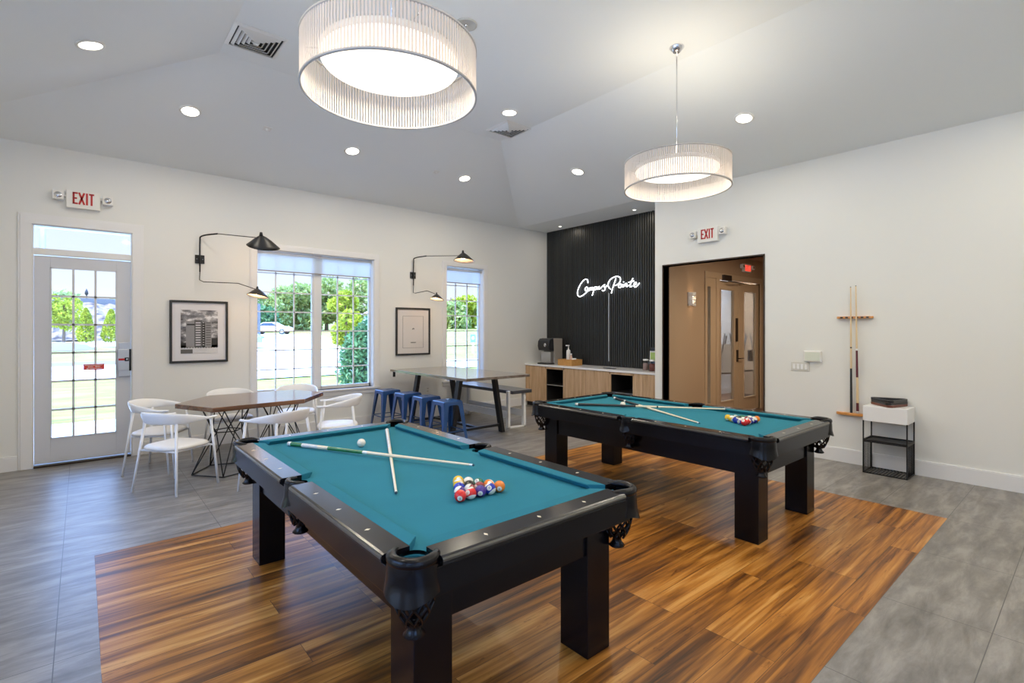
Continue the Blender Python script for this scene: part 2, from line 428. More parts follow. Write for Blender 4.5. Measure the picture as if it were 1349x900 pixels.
dp.box(gx0, yd, pz0, gx1, yd+.045, gz0); dp.box(gx0, yd, gz1, gx1, yd+.045, pz1)
dp.build('door_panel', d, bevel=.003)
mu = mb('door')
for q in (gx0, gx1-.012): mu.box(q, yd-.006, gz0, q+.012, yd+.03, gz1)
for q in (gz0, gz1-.012): mu.box(gx0, yd-.006, q, gx1, yd+.03, q+.012)
for i in (1, 2):
    x = gx0+(gx1-gx0)*i/3; mu.box(x-.011, yd, gz0, x+.011, yd+.03, gz1)
for i in range(1, 6):
    z = gz0+(gz1-gz0)*i/6; mu.box(gx0, yd, z-.011, gx1, yd+.03, z+.011)
mu.build('muntin', d)
mb('glass').box(gx0, yd+.032, gz0, gx1, yd+.036, gz1).build('glass', d)
tg = d
mb('glass').box(D0+.012, WY+.07, 2.52, D1-.012, WY+.075, DT-.012).build('transom_glass', d)
mb('bronze').box(D0+.012, WY-.03, 0, D1-.012, WY+.2, .022).build('threshold', d, bevel=.005)
lk = mb('steel')
lk.box(.352, yd-.03, 1.00, .470, yd, 1.10); lk.box(.352, yd-.006, 1.32, .470, yd, 1.42)
al = mb('steel').box(.345, yd-.045, 1.075, .470, yd, 1.335); al.mat('black').box(.455, yd-.05, 1.07, .474, yd, 1.34)
al.mat('red').box(.35, yd-.05, 1.20, .41, yd-.044, 1.225); al.mat('black').box(.41, yd-.05, 1.19, .452, yd-.044, 1.235)
al.mat('chrome').lathe([(0, -.058), (.012, -.058), (.012, -.045)], (.435, yd, 1.213), 12, axis='y')
al.build('exit_alarm', d, bevel=.003); lk.build('lock_plate', d, bevel=.003)
st = mb(pm('sticker_red', (.72, .06, .05), .4)).box(.02, yd-.008, 1.095, .215, yd-.006, 1.165)
st.mat('white')
for k, (a, b) in enumerate(((.035, .20), (.06, .11), (.13, .175), (.05, .19))):
    z = (1.148, 1.128, 1.128, 1.107)[k]; 
    q = a
    while q < b:
        wd = random.uniform(.006, .018); st.box(q, yd-.0095, z, min(q+wd, b), yd-.008, z+.009); q += wd+.004
st.build('warning_sticker', d)
# ------------------------------------------------------------------ windows
def window(n, X0, X1, Z0, Z1, mullion=None):
    w = sempty('window_%d' % n)
    t = mb('trim'); casing(t, X0, X1, Z0, Z1, .09, False)
    t.box(X0-.10, WY-.05, Z0-.03, X1+.10, WY+.16, Z0)
    t.box(X0-.085, WY-.02, Z0-.10, X1+.085, WY, Z0-.03)
    t.build('window_casing', w, bevel=.004)
    j = mb('trim'); j.box(X0, WY, Z0, X0+.012, WY+.2, Z1); j.box(X1-.012, WY, Z0, X1, WY+.2, Z1); j.box(X0, WY, Z1-.012, X1, WY+.2, Z1); j.box(X0, WY+.16, Z0, X1, WY+.2, Z0+.012)
    j.build('window_jamb', w)
    ys = WY+.13; f = mb('trim'); g = mb('glass')
    spans = [(X0+.012, X1-.012)] if not mullion else [(X0+.012, mullion[0]), (mullion[1], X1-.012)]
    if mullion: f.box(mullion[0], ys-.03, Z0, mullion[1], ys+.06, Z1)
    zb = Z0+.05; zt = Z1-.03
    for a, b in spans:
        f.box(a, ys-.01, Z0, a+.02, ys+.05, Z1); f.box(b-.02, ys-.01, Z0, b, ys+.05, Z1)
        f.box(a, ys-.01, Z0, b, ys+.05, zb); f.box(a, ys-.01, zt, b, ys+.05, Z1-.01)
        for i in (1, 2):
            x = a+.02+(b-a-.04)*i/3; f.box(x-.009, ys+.005, zb, x+.009, ys+.025, zt)
        z = .985-.0
        for z in (.985, 1.272, 1.56, 1.85, 2.14, 2.425): f.box(a, ys+.005, z-.009, b, ys+.025, z+.009)
        g.box(a+.02, ys+.027, zb, b-.02, ys+.031, zt)
    f.build('sash', w); g.build('glass', w)
    return w
window(1, *W1, mullion=(2.766, 2.872)); window(2, *W2)
for k, (X0, X1, zb, lab) in enumerate(((1.935, 3.705, 2.455, 'pale roller blind pulled a little way down the wide double window'), (5.165, 6.005, 2.475, 'pale roller blind at the top of the narrow window'))):
    t = thing('roller_blind', lab, 'blind', ((X0+X1)/2, WY+.07, 2.70))
    h = (X1-X0)/2
    mb('blind').box(-h+.02, -.001, zb-2.70, h-.02, .001, .01).build('blind_fabric', t)
    mb('grey').box(-h+.02, -.006, zb-2.712, h-.02, .006, zb-2.695).build('hem_bar', t, bevel=.002)
    mb('trim').tube([(-h+.012, 0, .015), (h-.012, 0, .015)], .019, 12).build('roller', t)
    mb('white').box(h-.012, -.02, -.02, h, .02, .05).build('bracket', t); mb('white').box(-h, -.02, -.02, -h+.012, .02, .05).build('bracket', t)
# plain windows in the unseen walls; the back one is added for daylight
def plainwin(n, ax, pos, a0, a1):
    w = sempty('window_%d' % n); f = mb('trim'); g = mb('glass')
    def bx(mm, u0, u1, z0, z1, d0, d1):
        if ax == 'y': mm.box(u0, pos+d0, z0, u1, pos+d1, z1)
        else: mm.box(pos+d0, u0, z0, pos+d1, u1, z1)
    for u in (a0, (a0+a1)/2-.025, a1-.05): bx(f, u, u+.05, .35, 2.85, -.12, -.06)
    for z in (.35, 1.65, 2.80): bx(f, a0, a1, z, z+.05, -.12, -.06)
    for u0, u1, z0, z1 in ((a0-.09, a0, .26, 2.94), (a1, a1+.09, .26, 2.94), (a0, a1, .26, .35), (a0, a1, 2.85, 2.94)): bx(f, u0, u1, z0, z1, 0, .02)
    bx(g, a0, a1, .35, 2.85, -.092, -.088)
    f.build('window_frame', w); g.build('glass', w)
for i, h in enumerate(BW): plainwin(3+i, 'y', BY, h[0], h[1])
for i, h in enumerate(LW): plainwin(6+i, 'x', BX, h[0], h[1])

# ------------------------------------------------------------------ pool tables
HX, HY = .665, 1.25
RT, CL = .80, .77
def arc(cx, cy, r, a0, a1, n):
    return [(cx+r*math.cos(a0+(a1-a0)*i/n), cy+r*math.sin(a0+(a1-a0)*i/n)) for i in range(n+1)]
def pool_table(label, loc):
    T = thing('pool_table', label, 'pool table', loc)
    # legs
    for sx in (-1, 1):
        for sy in (-1, 1):
            x1, y1 = sx*.55, sy*1.12
            mb('black').box(x1, y1, 0, x1-sx*.165, y1-sy*.18, .668).build('leg', T, bevel=.004)
    # lower frame beams
    for sx in (-1, 1): mb('black').box(sx*.535, -.945, .49, sx*.50, .945, .668).build('side_beam', T, bevel=.003)
    for sy in (-1, 1): mb('black').box(-.39, sy*1.105, .49, .39, sy*1.07, .668).build('end_beam', T, bevel=.003)
    # aprons
    for sx in (-1, 1): mb('black').box(sx*(HX-.008), -HY+.11, .665, sx*(HX-.032), HY-.11, .768).build('side_apron', T, bevel=.004)
    for sy in (-1, 1): mb('black').box(-HX+.11, sy*(HY-.008), .665, HX-.11, sy*(HY-.032), .768).build('end_apron', T, bevel=.004)
    # slate bed with cloth, notched at the pockets
    ox, oy, r = HX-.09, HY-.09, .058
    poly = []
    poly += arc(HX-.088, -(HY-.088), r, PI+.35, .5*PI-.35, 8)
    cx, cy = HX-.080, 0
    poly += [(ox, -.5)] + arc(cx, cy, .058, 1.5*PI, .5*PI, 8) + [(ox, .5)]
    poly += arc(HX-.088, HY-.088, r, 1.5*PI+.35, PI-.35, 8)
    poly2 = [(-x, -y) for x, y in poly]
    bed = mb('felt').prism([(x, y) for x, y in []] or (poly+poly2), .735, CL)
    bed.build('playing_surface', T)
    # rails, inlays and cushions
    def seg(u0, u1, place, ct0, ct1):
        # place(u, off, z): u along the rail, off = distance in from the outer edge
        prof = [(0, .772), (0, .790), (.006, .797), (.014, RT), (.112, RT), (.112, .765)]
        rb = mb('railtop'); n = len(prof)
        vs = [place(u, o_, z_) for u in (u0, u1) for o_, z_ in prof]
        rb.add(vs, [tuple(range(n)), tuple(range(2*n-1, n-1, -1))]+[(i, (i+1) % n, n+(i+1) % n, n+i) for i in range(n)])
        rb.mat('railedge')
        vs = [place(u, o_, z_) for u in (u0, u1) for o_, z_ in ((-.002, .7905), (-.002, .783), (.004, .783), (.004, .7965))]
        rb.add(vs, [(0, 1, 2, 3), (7, 6, 5, 4), (0, 4, 5, 1), (1, 5, 6, 2), (2, 6, 7, 3), (3, 7, 4, 0)])
        R = rb.build('rail', T)
        for uu in place.marks:
            if u0 < uu < u1:
                vs = [place(uu+du, .060+do, z_) for z_ in (RT-.001, RT+.0006) for du, do in ((-.008, 0), (0, -.013), (.008, 0), (0, .013))]
                iv = mb('pearl').add(vs, [(0, 1, 2, 3), (7, 6, 5, 4), (0, 4, 5, 1), (1, 5, 6, 2), (2, 6, 7, 3), (3, 7, 4, 0)])
                iv.build('diamond_inlay', R)
        cp = [(.112, .766, 0), (.112, RT+.0005, 0), (.172, RT+.001, 1), (.178, RT-.004, 1), (.160, CL+.001, .75)]
        n = len(cp); cb = mb('feltb'); vs = []
        for e, ct in ((0, ct0), (1, ct1)):
            for o_, z_, k in cp:
                vs.append(place((u0+.004+ct*k) if e == 0 else (u1-.004-ct*k), o_, z_))
        cb.add(vs, [tuple(range(n)), tuple(range(2*n-1, n-1, -1))]+[(i, (i+1) % n, n+(i+1) % n, n+i) for i in range(n)])
        cb.build('cushion', T, bevel=.003, seg=2)
    for sy in (-1, 1):
        f = lambda u, o_, z_, sy=sy: (u, sy*(HY-o_), z_)
        class Pl:
            marks = (-.28, 0, .28)
            def __call__(s, u, o_, z_, f=f): return f(u, o_, z_)
        seg(-HX+.155, HX-.155, Pl(), .062, .062)
    for sx in (-1, 1):
        f = lambda u, o_, z_, sx=sx: (sx*(HX-o_), u, z_)
        class Pm:
            marks = (-.855, -.565, -.285, .285, .565, .855)
            def __call__(s, u, o_, z_, f=f): return f(u, o_, z_)
        seg(-HY+.155, -.078, Pm(), .062, .022); seg(.078, HY-.155, Pm(), .022, .062)
    # pockets
    def pocket(cx, cy, dirn, R, half, drop, wide):
        P = mb('leather')
        # padded rim
        a0, a1 = dirn-half, dirn+half; n = 22
        pts = [(cx+R*math.cos(a0+(a1-a0)*i/n), cy+R*math.sin(a0+(a1-a0)*i/n), .793) for i in range(n+1)]
        rs = [.005+(.016 if wide else .011)*min(1, 4*min(i, n-i)/n+.35) for i in range(n+1)]
        P.tube(pts, rs, 12)
        # skirt, gently flared with a scalloped hem
        rows = []
        for k in range(7):
            t = k/6; row = []
            for i in range(n+1):
                u = i/n; a = a0+(a1-a0)*u
                zb = RT-drop*(1-.22*(abs(2*u-1)**2))-.008*math.cos(u*2*PI*2)
                rr = R+.016+.004*math.sin(t*PI)+(.018*max(0, t-.6)/.4)*math.sin(u*PI)
                row.append((cx+rr*math.cos(a), cy+rr*math.sin(a), .79+(zb-.79)*t))
            rows.append(row)
        P.grid(rows)
        rows = [[(cx+(x-cx)*.93, cy+(y-cy)*.93, z) for x, y, z in r_] for r_ in rows]
        P.grid(rows)
        P.lathe([(R-.024, .0), (R-.022, -.12)], (cx, cy, .785), 18)
        o = P.build('pocket', T)
        # stitched seam line
        # woven net
        net = mb('leather'); zt = RT-drop+.035; zb = zt-.145; rt_, rb_ = R-.008, .034; m = 9
        def pt(a, t):
            rr = rt_+(rb_-rt_)*t**1.6+.010*math.sin(t*PI); return (cx+rr*math.cos(a), cy+rr*math.sin(a), zt+(zb-zt)*t)
        for s_ in (-1, 1):
            for j in range(m):
                net.tube([pt(2*PI*j/m+s_*t*1.5, t) for t in [q/6 for q in range(7)]], .0056, 5, cap=False)
        net.tube([(cx+rt_*math.cos(a), cy+rt_*math.sin(a), zt) for a in [2*PI*q/18 for q in range(19)]], .006, 6, cap=False)
        net.lathe([(0, .012), (.026, .010), (.028, -.002), (.020, -.012), (.026, -.030), (.040, -.046), (.034, -.052), (0, -.052)], (cx, cy, zb+.006), 14)
        net.build('pocket_net', o)
    for sx in (-1, 1):
        for sy in (-1, 1):
            pocket(sx*(HX-.098), sy*(HY-.098), math.atan2(sy, sx), .078, 2.0, .135, True)
        pocket(sx*(HX-.080), 0, 0 if sx > 0 else PI, .060, 1.6, .12, False)
    return T
T1 = (1.455, 2.722, 0); T2 = (4.325, 2.765, 0)
pool_table('black pool table with teal cloth nearest the white chairs and hexagonal table', T1)
pool_table('black pool table with teal cloth beside the cue rack and hall opening', T2)

# ------------------------------------------------------------------ balls
BR = .0286
COLS = {1: (.85, .52, .02), 2: (.015, .04, .42), 3: (.75, .015, .015), 4: (.06, .015, .25), 5: (.85, .22, .02), 6: (.0, .16, .07), 7: (.24, .012, .02), 8: (.01, .01, .01)}
NM = {1: 'yellow', 2: 'blue', 3: 'red', 4: 'purple', 5: 'orange', 6: 'green', 7: 'maroon', 8: 'black'}
def ball_mat(col, stripe):
    m, nt, b = nmat('ball_stripe' if stripe else 'ball_solid')
    tc = N(nt, 'ShaderNodeTexCoord'); sp = N(nt, 'ShaderNodeSeparateXYZ'); nt.links.new(tc.outputs['Object'], sp.inputs[0])
    # number circle about +x
    gt = N(nt, 'ShaderNodeMath', operation='GREATER_THAN'); gt.inputs[1].default_value = BR*.90; 
    nt.links.new(sp.outputs[0], gt.inputs[0])
    w = (.82, .80, .72, 1)
    if stripe:
        ab = N(nt, 'ShaderNodeMath', operation='ABSOLUTE'); nt.links.new(sp.outputs[2], ab.inputs[0])
        lt = N(nt, 'ShaderNodeMath', operation='LESS_THAN'); lt.inputs[1].default_value = BR*.56; nt.links.new(ab.outputs[0], lt.inputs[0])
        m1 = N(nt, 'ShaderNodeMix', data_type='RGBA'); m1.inputs[6].default_value = w; m1.inputs[7].default_value = (*col, 1); nt.links.new(lt.outputs[0], m1.inputs[0])
        src = m1.outputs[2]
    else: src = None
    m2 = N(nt, 'ShaderNodeMix', data_type='RGBA'); m2.inputs[7].default_value = w
    if src: nt.links.new(src, m2.inputs[6])
    else: m2.inputs[6].default_value = (*col, 1)
    nt.links.new(gt.outputs[0], m2.inputs[0]); nt.links.new(m2.outputs[2], b.inputs['Base Color'])
    b.inputs['Roughness'].default_value = .12; b.inputs['Coat Weight'].default_value = .5
    return m
def sphere(name, r, mat):
    me = bpy.data.meshes.new(name); bm = bmesh.new(); bmesh.ops.create_uvsphere(bm, u_segments=32, v_segments=20, radius=r)
    for f in bm.faces: f.smooth = True
    bm.to_mesh(me); bm.free(); me.materials.append(mat); o = bpy.data.objects.new(name, me); C.objects.link(o); return o
DIG = {'0': 'abcdef', '1': 'bc', '2': 'abged', '3': 'abgcd', '4': 'fgbc', '5': 'afgcd', '6': 'afgedc', '7': 'abc', '8': 'abcdefg', '9': 'abfgcd'}
def digits(n):
    g = mb('dkrack'); s_ = str(n); w, h, t = .0045, .0085, .0011
    x0 = -(len(s_)*w+(len(s_)-1)*.0018)/2
    seg = {'a': (0, h, w, h), 'b': (w, h/2, w, h), 'c': (w, 0, w, h/2), 'd': (0, 0, w, 0), 'e': (0, 0, 0, h/2), 'f': (0, h/2, 0, h), 'g': (0, h/2, w, h/2)}
    for ch in s_:
        for k in DIG[ch]:
            a, b, c, d_ = seg[k]
            g.box(BR*.985, x0+a-t/2, b-h/2-t/2, BR*1.004, x0+c+t/2, d_-h/2+t/2)
        x0 += w+.0018
    return g
protos = {}
def ball(n, loc, label, group, euler):
    if n not in protos:
        if n == 0: o = sphere('cue_ball', BR, pm('cue_ball_ivory', (.84, .80, .70), .12, coat=.5))
        else:
            k = n if n <= 8 else n-8
            o = sphere('pool_ball', BR, ball_mat(COLS[k], n > 8)); digits(n).build('ball_number', o)
        protos[n] = o
    else: o = dup(protos[n])
    o.location = loc; o.rotation_euler = euler
    tag(o, label, 'pool ball', group); return o
rows = [[3, 11, 4, 10, 5], [12, 15, 7, 13], [2, 8, 6], [9, 14], [1]]
rows2 = [[3, 11, 4, 12, 5], [10, 15, 7, 13], [2, 8, 6], [9, 14], [1]]
ORD = ['first', 'second', 'third', 'fourth', 'fifth']
for ti, (c0, c1, apex, rr, where) in enumerate((((1.357, 1.966), (1.588, 1.958), None, rows, 'on the table with the green cue'), ((4.262, 1.972), (4.494, 1.972), None, rows2, 'on the table by the doorway'))):
    a = Vector((*c0, 0)); b = Vector((*c1, 0)); u = (b-a).normalized(); v = Vector((-u.y, u.x, 0)); D = .0577
    for ri, row in enumerate(rr):
        for bi, n in enumerate(row):
            p = a+u*D*(bi+ri*.5)+v*D*.8665*ri
            k = n if n <= 8 else n-8
            lab = '%s %s pool ball numbered %d, racked %s' % ('solid' if n <= 8 else 'white and', NM[k]+('' if n <= 8 else ' striped'), n, where)
            rnd = random.Random(n*7+ti)
            e = (rnd.uniform(-.9, .9), rnd.uniform(-.9, .7), PI*1.25+rnd.uniform(-.9, .9))
            if ti == 0 and n in (3, 4, 5): e = (0, .15, PI*1.28)
            ball(n, (p.x, p.y, CL+BR), lab, 'racked balls %s' % where, e)
ball(0, (1.473, 3.332, CL+BR), 'ivory cue ball beside the green-handled cue', 'cue balls', (0, 0, 0))
ball(0, (4.315, 3.272, CL+BR), 'ivory cue ball between two crossed cues near the doorway', 'cue balls', (0, 0, 0))

# ------------------------------------------------------------------ cues
def cue(label, butt, tip, bands, group=None, rb=.0145, rt_=.0062):
    b = Vector(butt); t = Vector(tip); L = (t-b).length
    T = thing('pool_cue', label, 'pool cue', butt, 0, group)
    q = Vector((0, 0, 1)).rotation_difference((t-b).normalized())
    T.rotation_mode = 'QUATERNION'; T.rotation_quaternion = q
    bands = sorted(bands)
    sh = MB()
    for (f0, key), f1 in zip(bands, [x[0] for x in bands[1:]]+[.992]):
        r0 = rb+(rt_-rb)*f0; r1 = rb+(rt_-rb)*f1
        sh.mat(key).tube([(0, 0, L*f0), (0, 0, L*f1)], [r0, r1], 14, cap=False)
    sh.build('shaft', T)
    mb('dkrack').lathe([(0, -.004), (rb*.8, -.003), (rb, .004), (rb, .012)], (0, 0, 0), 14).build('bumper', T)
    mb(M['tipblue']).lathe([(rt_, 0), (rt_, .008), (0, .010)], (0, 0, L*.992), 12).build('tip', T)
    return T
M['tipblue'] = pm('cue_tip', (.04, .09, .14), .8)
M['chalkw'] = pm('white_ferrule', (.85, .85, .83), .3)
M['printw'] = pm('printed_white_butt', (.72, .70, .68), .3, coat=.4, var=.35, vscale=45)
zc = CL+.0152
cue('pool cue with green-patterned handle and white butt lying on teal cloth', (1.102, 3.695, zc), (1.707, 2.332, zc+.022), [(0, 'chalkw'), (.02, 'green'), (.09, 'printw'), (.19, 'maple'), (.25, 'green'), (.45, 'chalkw'), (.475, 'maple'), (.98, 'chalkw')])
cue('short-looking cue with white printed handle crossed under the green cue', (1.845, 3.694, zc), (1.174, 2.251, zc-.006), [(0, 'chalkw'), (.02, 'printw'), (.40, 'maple'), (.98, 'chalkw')])
cue('plain cue with long black butt pointing at the racked balls by the doorway', (4.015, 3.665, zc), (4.802, 2.399, zc+.018), [(0, 'chalkw'), (.02, 'dkrack'), (.42, 'maple'), (.56, 'dkrack'), (.57, 'maple'), (.98, 'chalkw')])
cue('cue with black and white butt crossed beneath another near the doorway', (4.73, 3.71, zc), (4.035, 2.25, zc-.006), [(0, 'chalkw'), (.03, 'dkrack'), (.16, 'chalkw'), (.18, 'dkrack'), (.36, 'maple'), (.98, 'chalkw')])

# ------------------------------------------------------------------ cue rack with two cues
rk = thing('cue_rack', 'two-piece honey oak cue rack fixed to the right-hand wall', 'cue rack', (RX, 1.90, 0))
up = mb('orangew')
poly = [(-.03, .185), (-.05, .165), (-.05, -.165), (-.03, -.185), (0, -.175), (0, .175)]
up.hexa([(x, y, 1.712) for x, y in poly], [(x, y, 1.738) for x, y in poly]); up.build('top_holder', rk, bevel=.004)
cl = mb('dkrack')
for k in range(6): cl.box(-.054, -.145+k*.052, 1.716, -.044, -.117+k*.052, 1.734)
cl.build('cue_clip', rk, bevel=.003)
lo = mb('orangew'); poly = [(-.03, .19), (-.055, .17), (-.055, -.17), (-.03, -.19), (0, -.18), (0, .18)]
lo.hexa([(x, y, .572) for x, y in poly], [(x, y, .602) for x, y in poly]); lo.build('bottom_holder', rk, bevel=.004)
cue('cue with a black butt standing in the wall rack', (RX-.038, 1.932, .608), (RX-.062, 1.932, 2.09), [(0, 'dkrack'), (.35, 'amber'), (.51, 'dkrack'), (.52, 'amber')], 'cues in the wall rack', rb=.0135)
cue('cue with burgundy and cream butt standing in the wall rack', (RX-.038, 1.868, .608), (RX-.062, 1.880, 2.10), [(0, 'chalkw'), (.015, 'burg'), (.08, 'amber'), (.28, 'burg'), (.49, 'chalkw'), (.505, 'amber')], 'cues in the wall rack', rb=.0145)

# ------------------------------------------------------------------ wire stand, white tray box, ball triangles
sx0, sx1, sy0, sy1 = 6.60, 6.90, 1.345, 1.735
sd = thing('wire_side_stand', 'black wire frame stand with a white box top against the wall', 'stand', ((sx0+sx1)/2, (sy0+sy1)/2, 0))
hx, hy = (sx1-sx0)/2, (sy1-sy0)/2
fr = mb('blackm')
for x in (-hx, hx):
    for y in (-hy, hy): fr.box(x-.006, y-.006, 0, x+.006, y+.006, .58)
for z in (.006, .365, .35): 
    for y in (-hy, hy): fr.box(-hx, y-.006, z-.006, hx, y+.006, z+.006)
    for x in (-hx, hx): fr.box(x-.006, -hy, z-.006, x+.006, hy, z+.006)
fr.build('frame', sd)
sb = mb('blackm')
for y in (-hy, hy):
    for k in range(1, 7): x = -hx+2*hx*k/7; sb.tube([(x, y, .0), (x, y, .36)], .004, 6)
sb.build('side_bars', sd)
sh = mb('blackm').box(-hx, -hy, .350, hx, hy, .358); sh.build('shelf', sd)
bs = mb('blackm')
for k in range(0, 14): y = -hy+2*hy*k/13; bs.box(-hx, y-.004, .006, hx, y+.004, .014)
bs.build('base_grille', sd)
wb = mb('whitep'); wb.box(-hx-.004, -hy-.004, .575, hx+.004, hy+.004, .74); wb.build('white_box', sd, bevel=.004)
def triangle(label, z, key, rot, off):
    t = tag(mb(key).build('ball_rack_triangle'), label, 'triangle rack', 'triangle racks stacked on the wire stand')
    me = t.data; R0, R1, h = .185, .168, .05
    m_ = mb(key)
    def rp(R, rr=.03):
        out = []
        for k in range(3):
            a = 2*PI*k/3; c = ((R-rr*1.0)*math.cos(a), (R-rr)*math.sin(a))
            out += arc(c[0], c[1], rr, a-PI/3, a+PI/3, 5)
        return out
    o_, i_ = rp(R0), rp(R1, .022); n = len(o_)
    vs = [(x, y, z_) for z_ in (0, h) for x, y in o_]+[(x, y, z_) for z_ in (0, h) for x, y in i_]
    fs = []
    for k in range(n):
        k2 = (k+1) % n
        fs += [(k, k2, n+k2, n+k), (2*n+k, 3*n+k, 3*n+k2, 2*n+k2), (n+k, n+k2, 3*n+k2, 3*n+k), (k, 2*n+k, 2*n+k2, k2)]
    m_.add(vs, fs); o = m_.build('tmp'); t.data = o.data; bpy.data.objects.remove(o)
    t.location = (sd.location.x+off[0], sd.location.y+off[1], z); t.rotation_euler = (0, 0, rot)
    b = t.modifiers.new('bevel', 'BEVEL'); b.width = .003; b.segments = 2; b.limit_method = 'ANGLE'
    return t
triangle('brown triangle rack under the black ones on the white box', .741, 'brownrack', PI+.25, (.03, .0))
triangle('lower black triangle rack lying on the brown one', .792, 'dkrack', PI+.2, (.03, .003))
triangle('topmost black triangle rack of the stack on the stand', .843, 'dkrack', PI+.3, (.03, -.003))
for t in [o for o in bpy.data.objects if o.name.startswith('ball_rack')]: t.scale = (1, 1, .52) 
for t, z in zip(sorted([o for o in bpy.data.objects if o.name.startswith('ball_rack')], key=lambda q: q.location.z), (.741, .7675, .794)): t.location.z = z

# ------------------------------------------------------------------ thermostat panel and switches
tp = thing('thermostat', 'pale square thermostat cover above the light switches', 'thermostat', (RX, 2.350, 1.25))
mb('white').box(-.035, -.098, -.066, 0, .098, .066).build('body', tp, bevel=.006)
mb(pm('pale_green_screen', (.72, .76, .66), .3)).box(-.038, -.085, -.052, -.034, .085, .052).build('clear_cover', tp, bevel=.001)
sw = thing('light_switch', 'white four-gang light switch plate below the thermostat', 'light switch', (RX, 2.50, 1.115))
mb(pm('switch_plate_gap_shade', (.66, .65, .62), .4)).box(-.006, -.108, -.055, 0, .108, .055).build('plate', sw, bevel=.002)  # plate colour darkened to stand for shadow gaps round the rockers
for k in range(4):
    y = -.069+.046*k; mb('whitep').box(-.011, y-.0165, -.033, -.005, y+.0165, .033).build('rocker', sw, bevel=.001)
def outlet(loc, lab, key='white', face='y'):
    o = thing('wall_outlet', lab, 'outlet', loc)
    def bx(k, u0, u1, z0, z1, d0, d1):
        m_ = mb(k)
        if face == 'y': m_.box(u0, -d1, z0, u1, -d0, z1)
        else: m_.box(-d1, u0, z0, -d0, u1, z1)
        return m_
    bx(key, -.035, .035, -.057, .057, 0, .006).build('plate', o, bevel=.002)
    for z in (-.024, .024):
        q = bx('dark', -.012, -.006, z-.007, z+.007, .006, .0075)
        if face == 'y': q.box(.006, -.0075, z-.007, .012, -.006, z+.007)
        else: q.box(-.0075, .006, z-.007, -.006, .012, z+.007)
        q.build('socket', o)
    return o
outlet((4.50, WY, .51), 'white outlet low on the wall under the bar table, nearer the wide window')
outlet((4.75, WY, .50), 'white outlet low on the wall under the bar table, nearer the narrow window')
outlet((7.728, 6.29, 1.94), 'dark outlet on the slat panel just under the neon lettering', 'blackm', 'x')
outlet((7.728, 6.86, 1.03), 'dark outlet on the slat panel low above the counter', 'blackm', 'x')

# ------------------------------------------------------------------ exit signs
def exit_sign(label, loc, rz, heads=True, glow=False):
    T = thing('exit_sign', label, 'exit sign', loc, rz)
    # faces -y locally; x to the right as seen
    mb('white').box(-.155, -.055, -.105, .155, 0, .105).build('housing', T, bevel=.006)
    L = mb('exitglow' if glow else 'red'); y0_, y1_ = -.0575, -.054
    if glow:
        L.box(-.12, y0_, -.075, .12, y1_, .075); L.mat('white')
    h, t, w = .070, .019, .048
    def stroke(x0, z0, x1, z1, hw):
        dx, dz = x1-x0, z1-z0; l = math.hypot(dx, dz); nx, nz = -dz/l*hw, dx/l*hw
        ya, yb = (y0_-.002, y0_+.001) if glow else (y0_, y1_)
        L.hexa([(x0+nx, ya, z0+nz), (x1+nx, ya, z1+nz), (x1-nx, ya, z1-nz), (x0-nx, ya, z0-nz)], [(x0+nx, yb, z0+nz), (x1+nx, yb, z1+nz), (x1-nx, yb, z1-nz), (x0-nx, yb, z0-nz)])
    x = -.098; zc_ = .012
    stroke(x+t/2, zc_-h, x+t/2, zc_+h, t/2)
    for z in (zc_-h+t/2, zc_, zc_+h-t/2): stroke(x, z, x+w*(.85 if z == zc_ else 1), z, t/2)
    x = -.040; stroke(x, zc_-h, x+w, zc_+h, t/2); stroke(x, zc_+h, x+w, zc_-h, t/2)
    x = .022; stroke(x+t/2, zc_-h, x+t/2, zc_+h, t/2)
    x = .050; stroke(x+w/2, zc_-h, x+w/2, zc_+h, t/2); stroke(x, zc_+h-t/2, x+w, zc_+h-t/2, t/2)
    L.build('exit_lettering', T)
    if heads:
        for s_ in (-1, 1):
            hd = mb('white'); hd.tube([(s_*.15, -.03, .03), (s_*.18, -.03, .03)], .014, 8)
            hd.box(s_*.175, -.075, -.025, s_*.275, -.015, .075); h_ = hd.build('lamp_head', T, bevel=.012, seg=3)
            mb('chrome').lathe([(0, -.012), (.02, -.006), (.036, 0), (.038, .004)], (s_*.225, -.075, .025), 16, axis='y').build('reflector', h_)
    return T
exit_sign('white and red EXIT sign with twin lamps over the glass door', (.02, WY, 3.12), 0)
exit_sign('white and red EXIT sign with twin lamps above the hall opening', (RX, 3.72, 2.955), -PI/2)

# ------------------------------------------------------------------ pictures
pf = thing('framed_picture', 'black framed black and white photograph of tower buildings', 'picture', (1.212, WY, 1.555))
def picframe(T, hw, hh, t=.028):
    f = mb('dkrack'); f.box(-hw, -.03, -hh, -hw+t, 0, hh); f.box(hw-t, -.03, -hh, hw, 0, hh); f.box(-hw+t, -.03, -hh, hw-t, 0, -hh+t); f.box(-hw+t, -.03, hh-t, hw-t, 0, hh)
    f.build('frame', T, bevel=.002)
picframe(pf, .338, .414)
mb(pm('mat_board', (.78, .78, .82), .7)).box(-.312, -.012, -.388, .312, -.004, .388).build('mat_board', pf)
def cloudmat():
    m, nt, b = nmat('photo_sky'); tc = N(nt, 'ShaderNodeTexCoord'); p = N(nt, 'ShaderNodeMapping'); p.inputs['Scale'].default_value = (1, 1, 2.2); nt.links.new(tc.outputs['Object'], p.inputs[0])
    n = N(nt, 'ShaderNodeTexNoise', Scale=6., Detail=6., Roughness=.6); nt.links.new(p.outputs[0], n.inputs[0]); r = ramp(nt, [(.38, (.06, .06, .07)), (.52, (.32, .32, .34)), (.62, (.85, .85, .88))]); nt.links.new(n.outputs['Fac'], r.inputs[0]); nt.links.new(r.outputs[0], b.inputs['Base Color']); return m
M['psky'] = cloudmat()
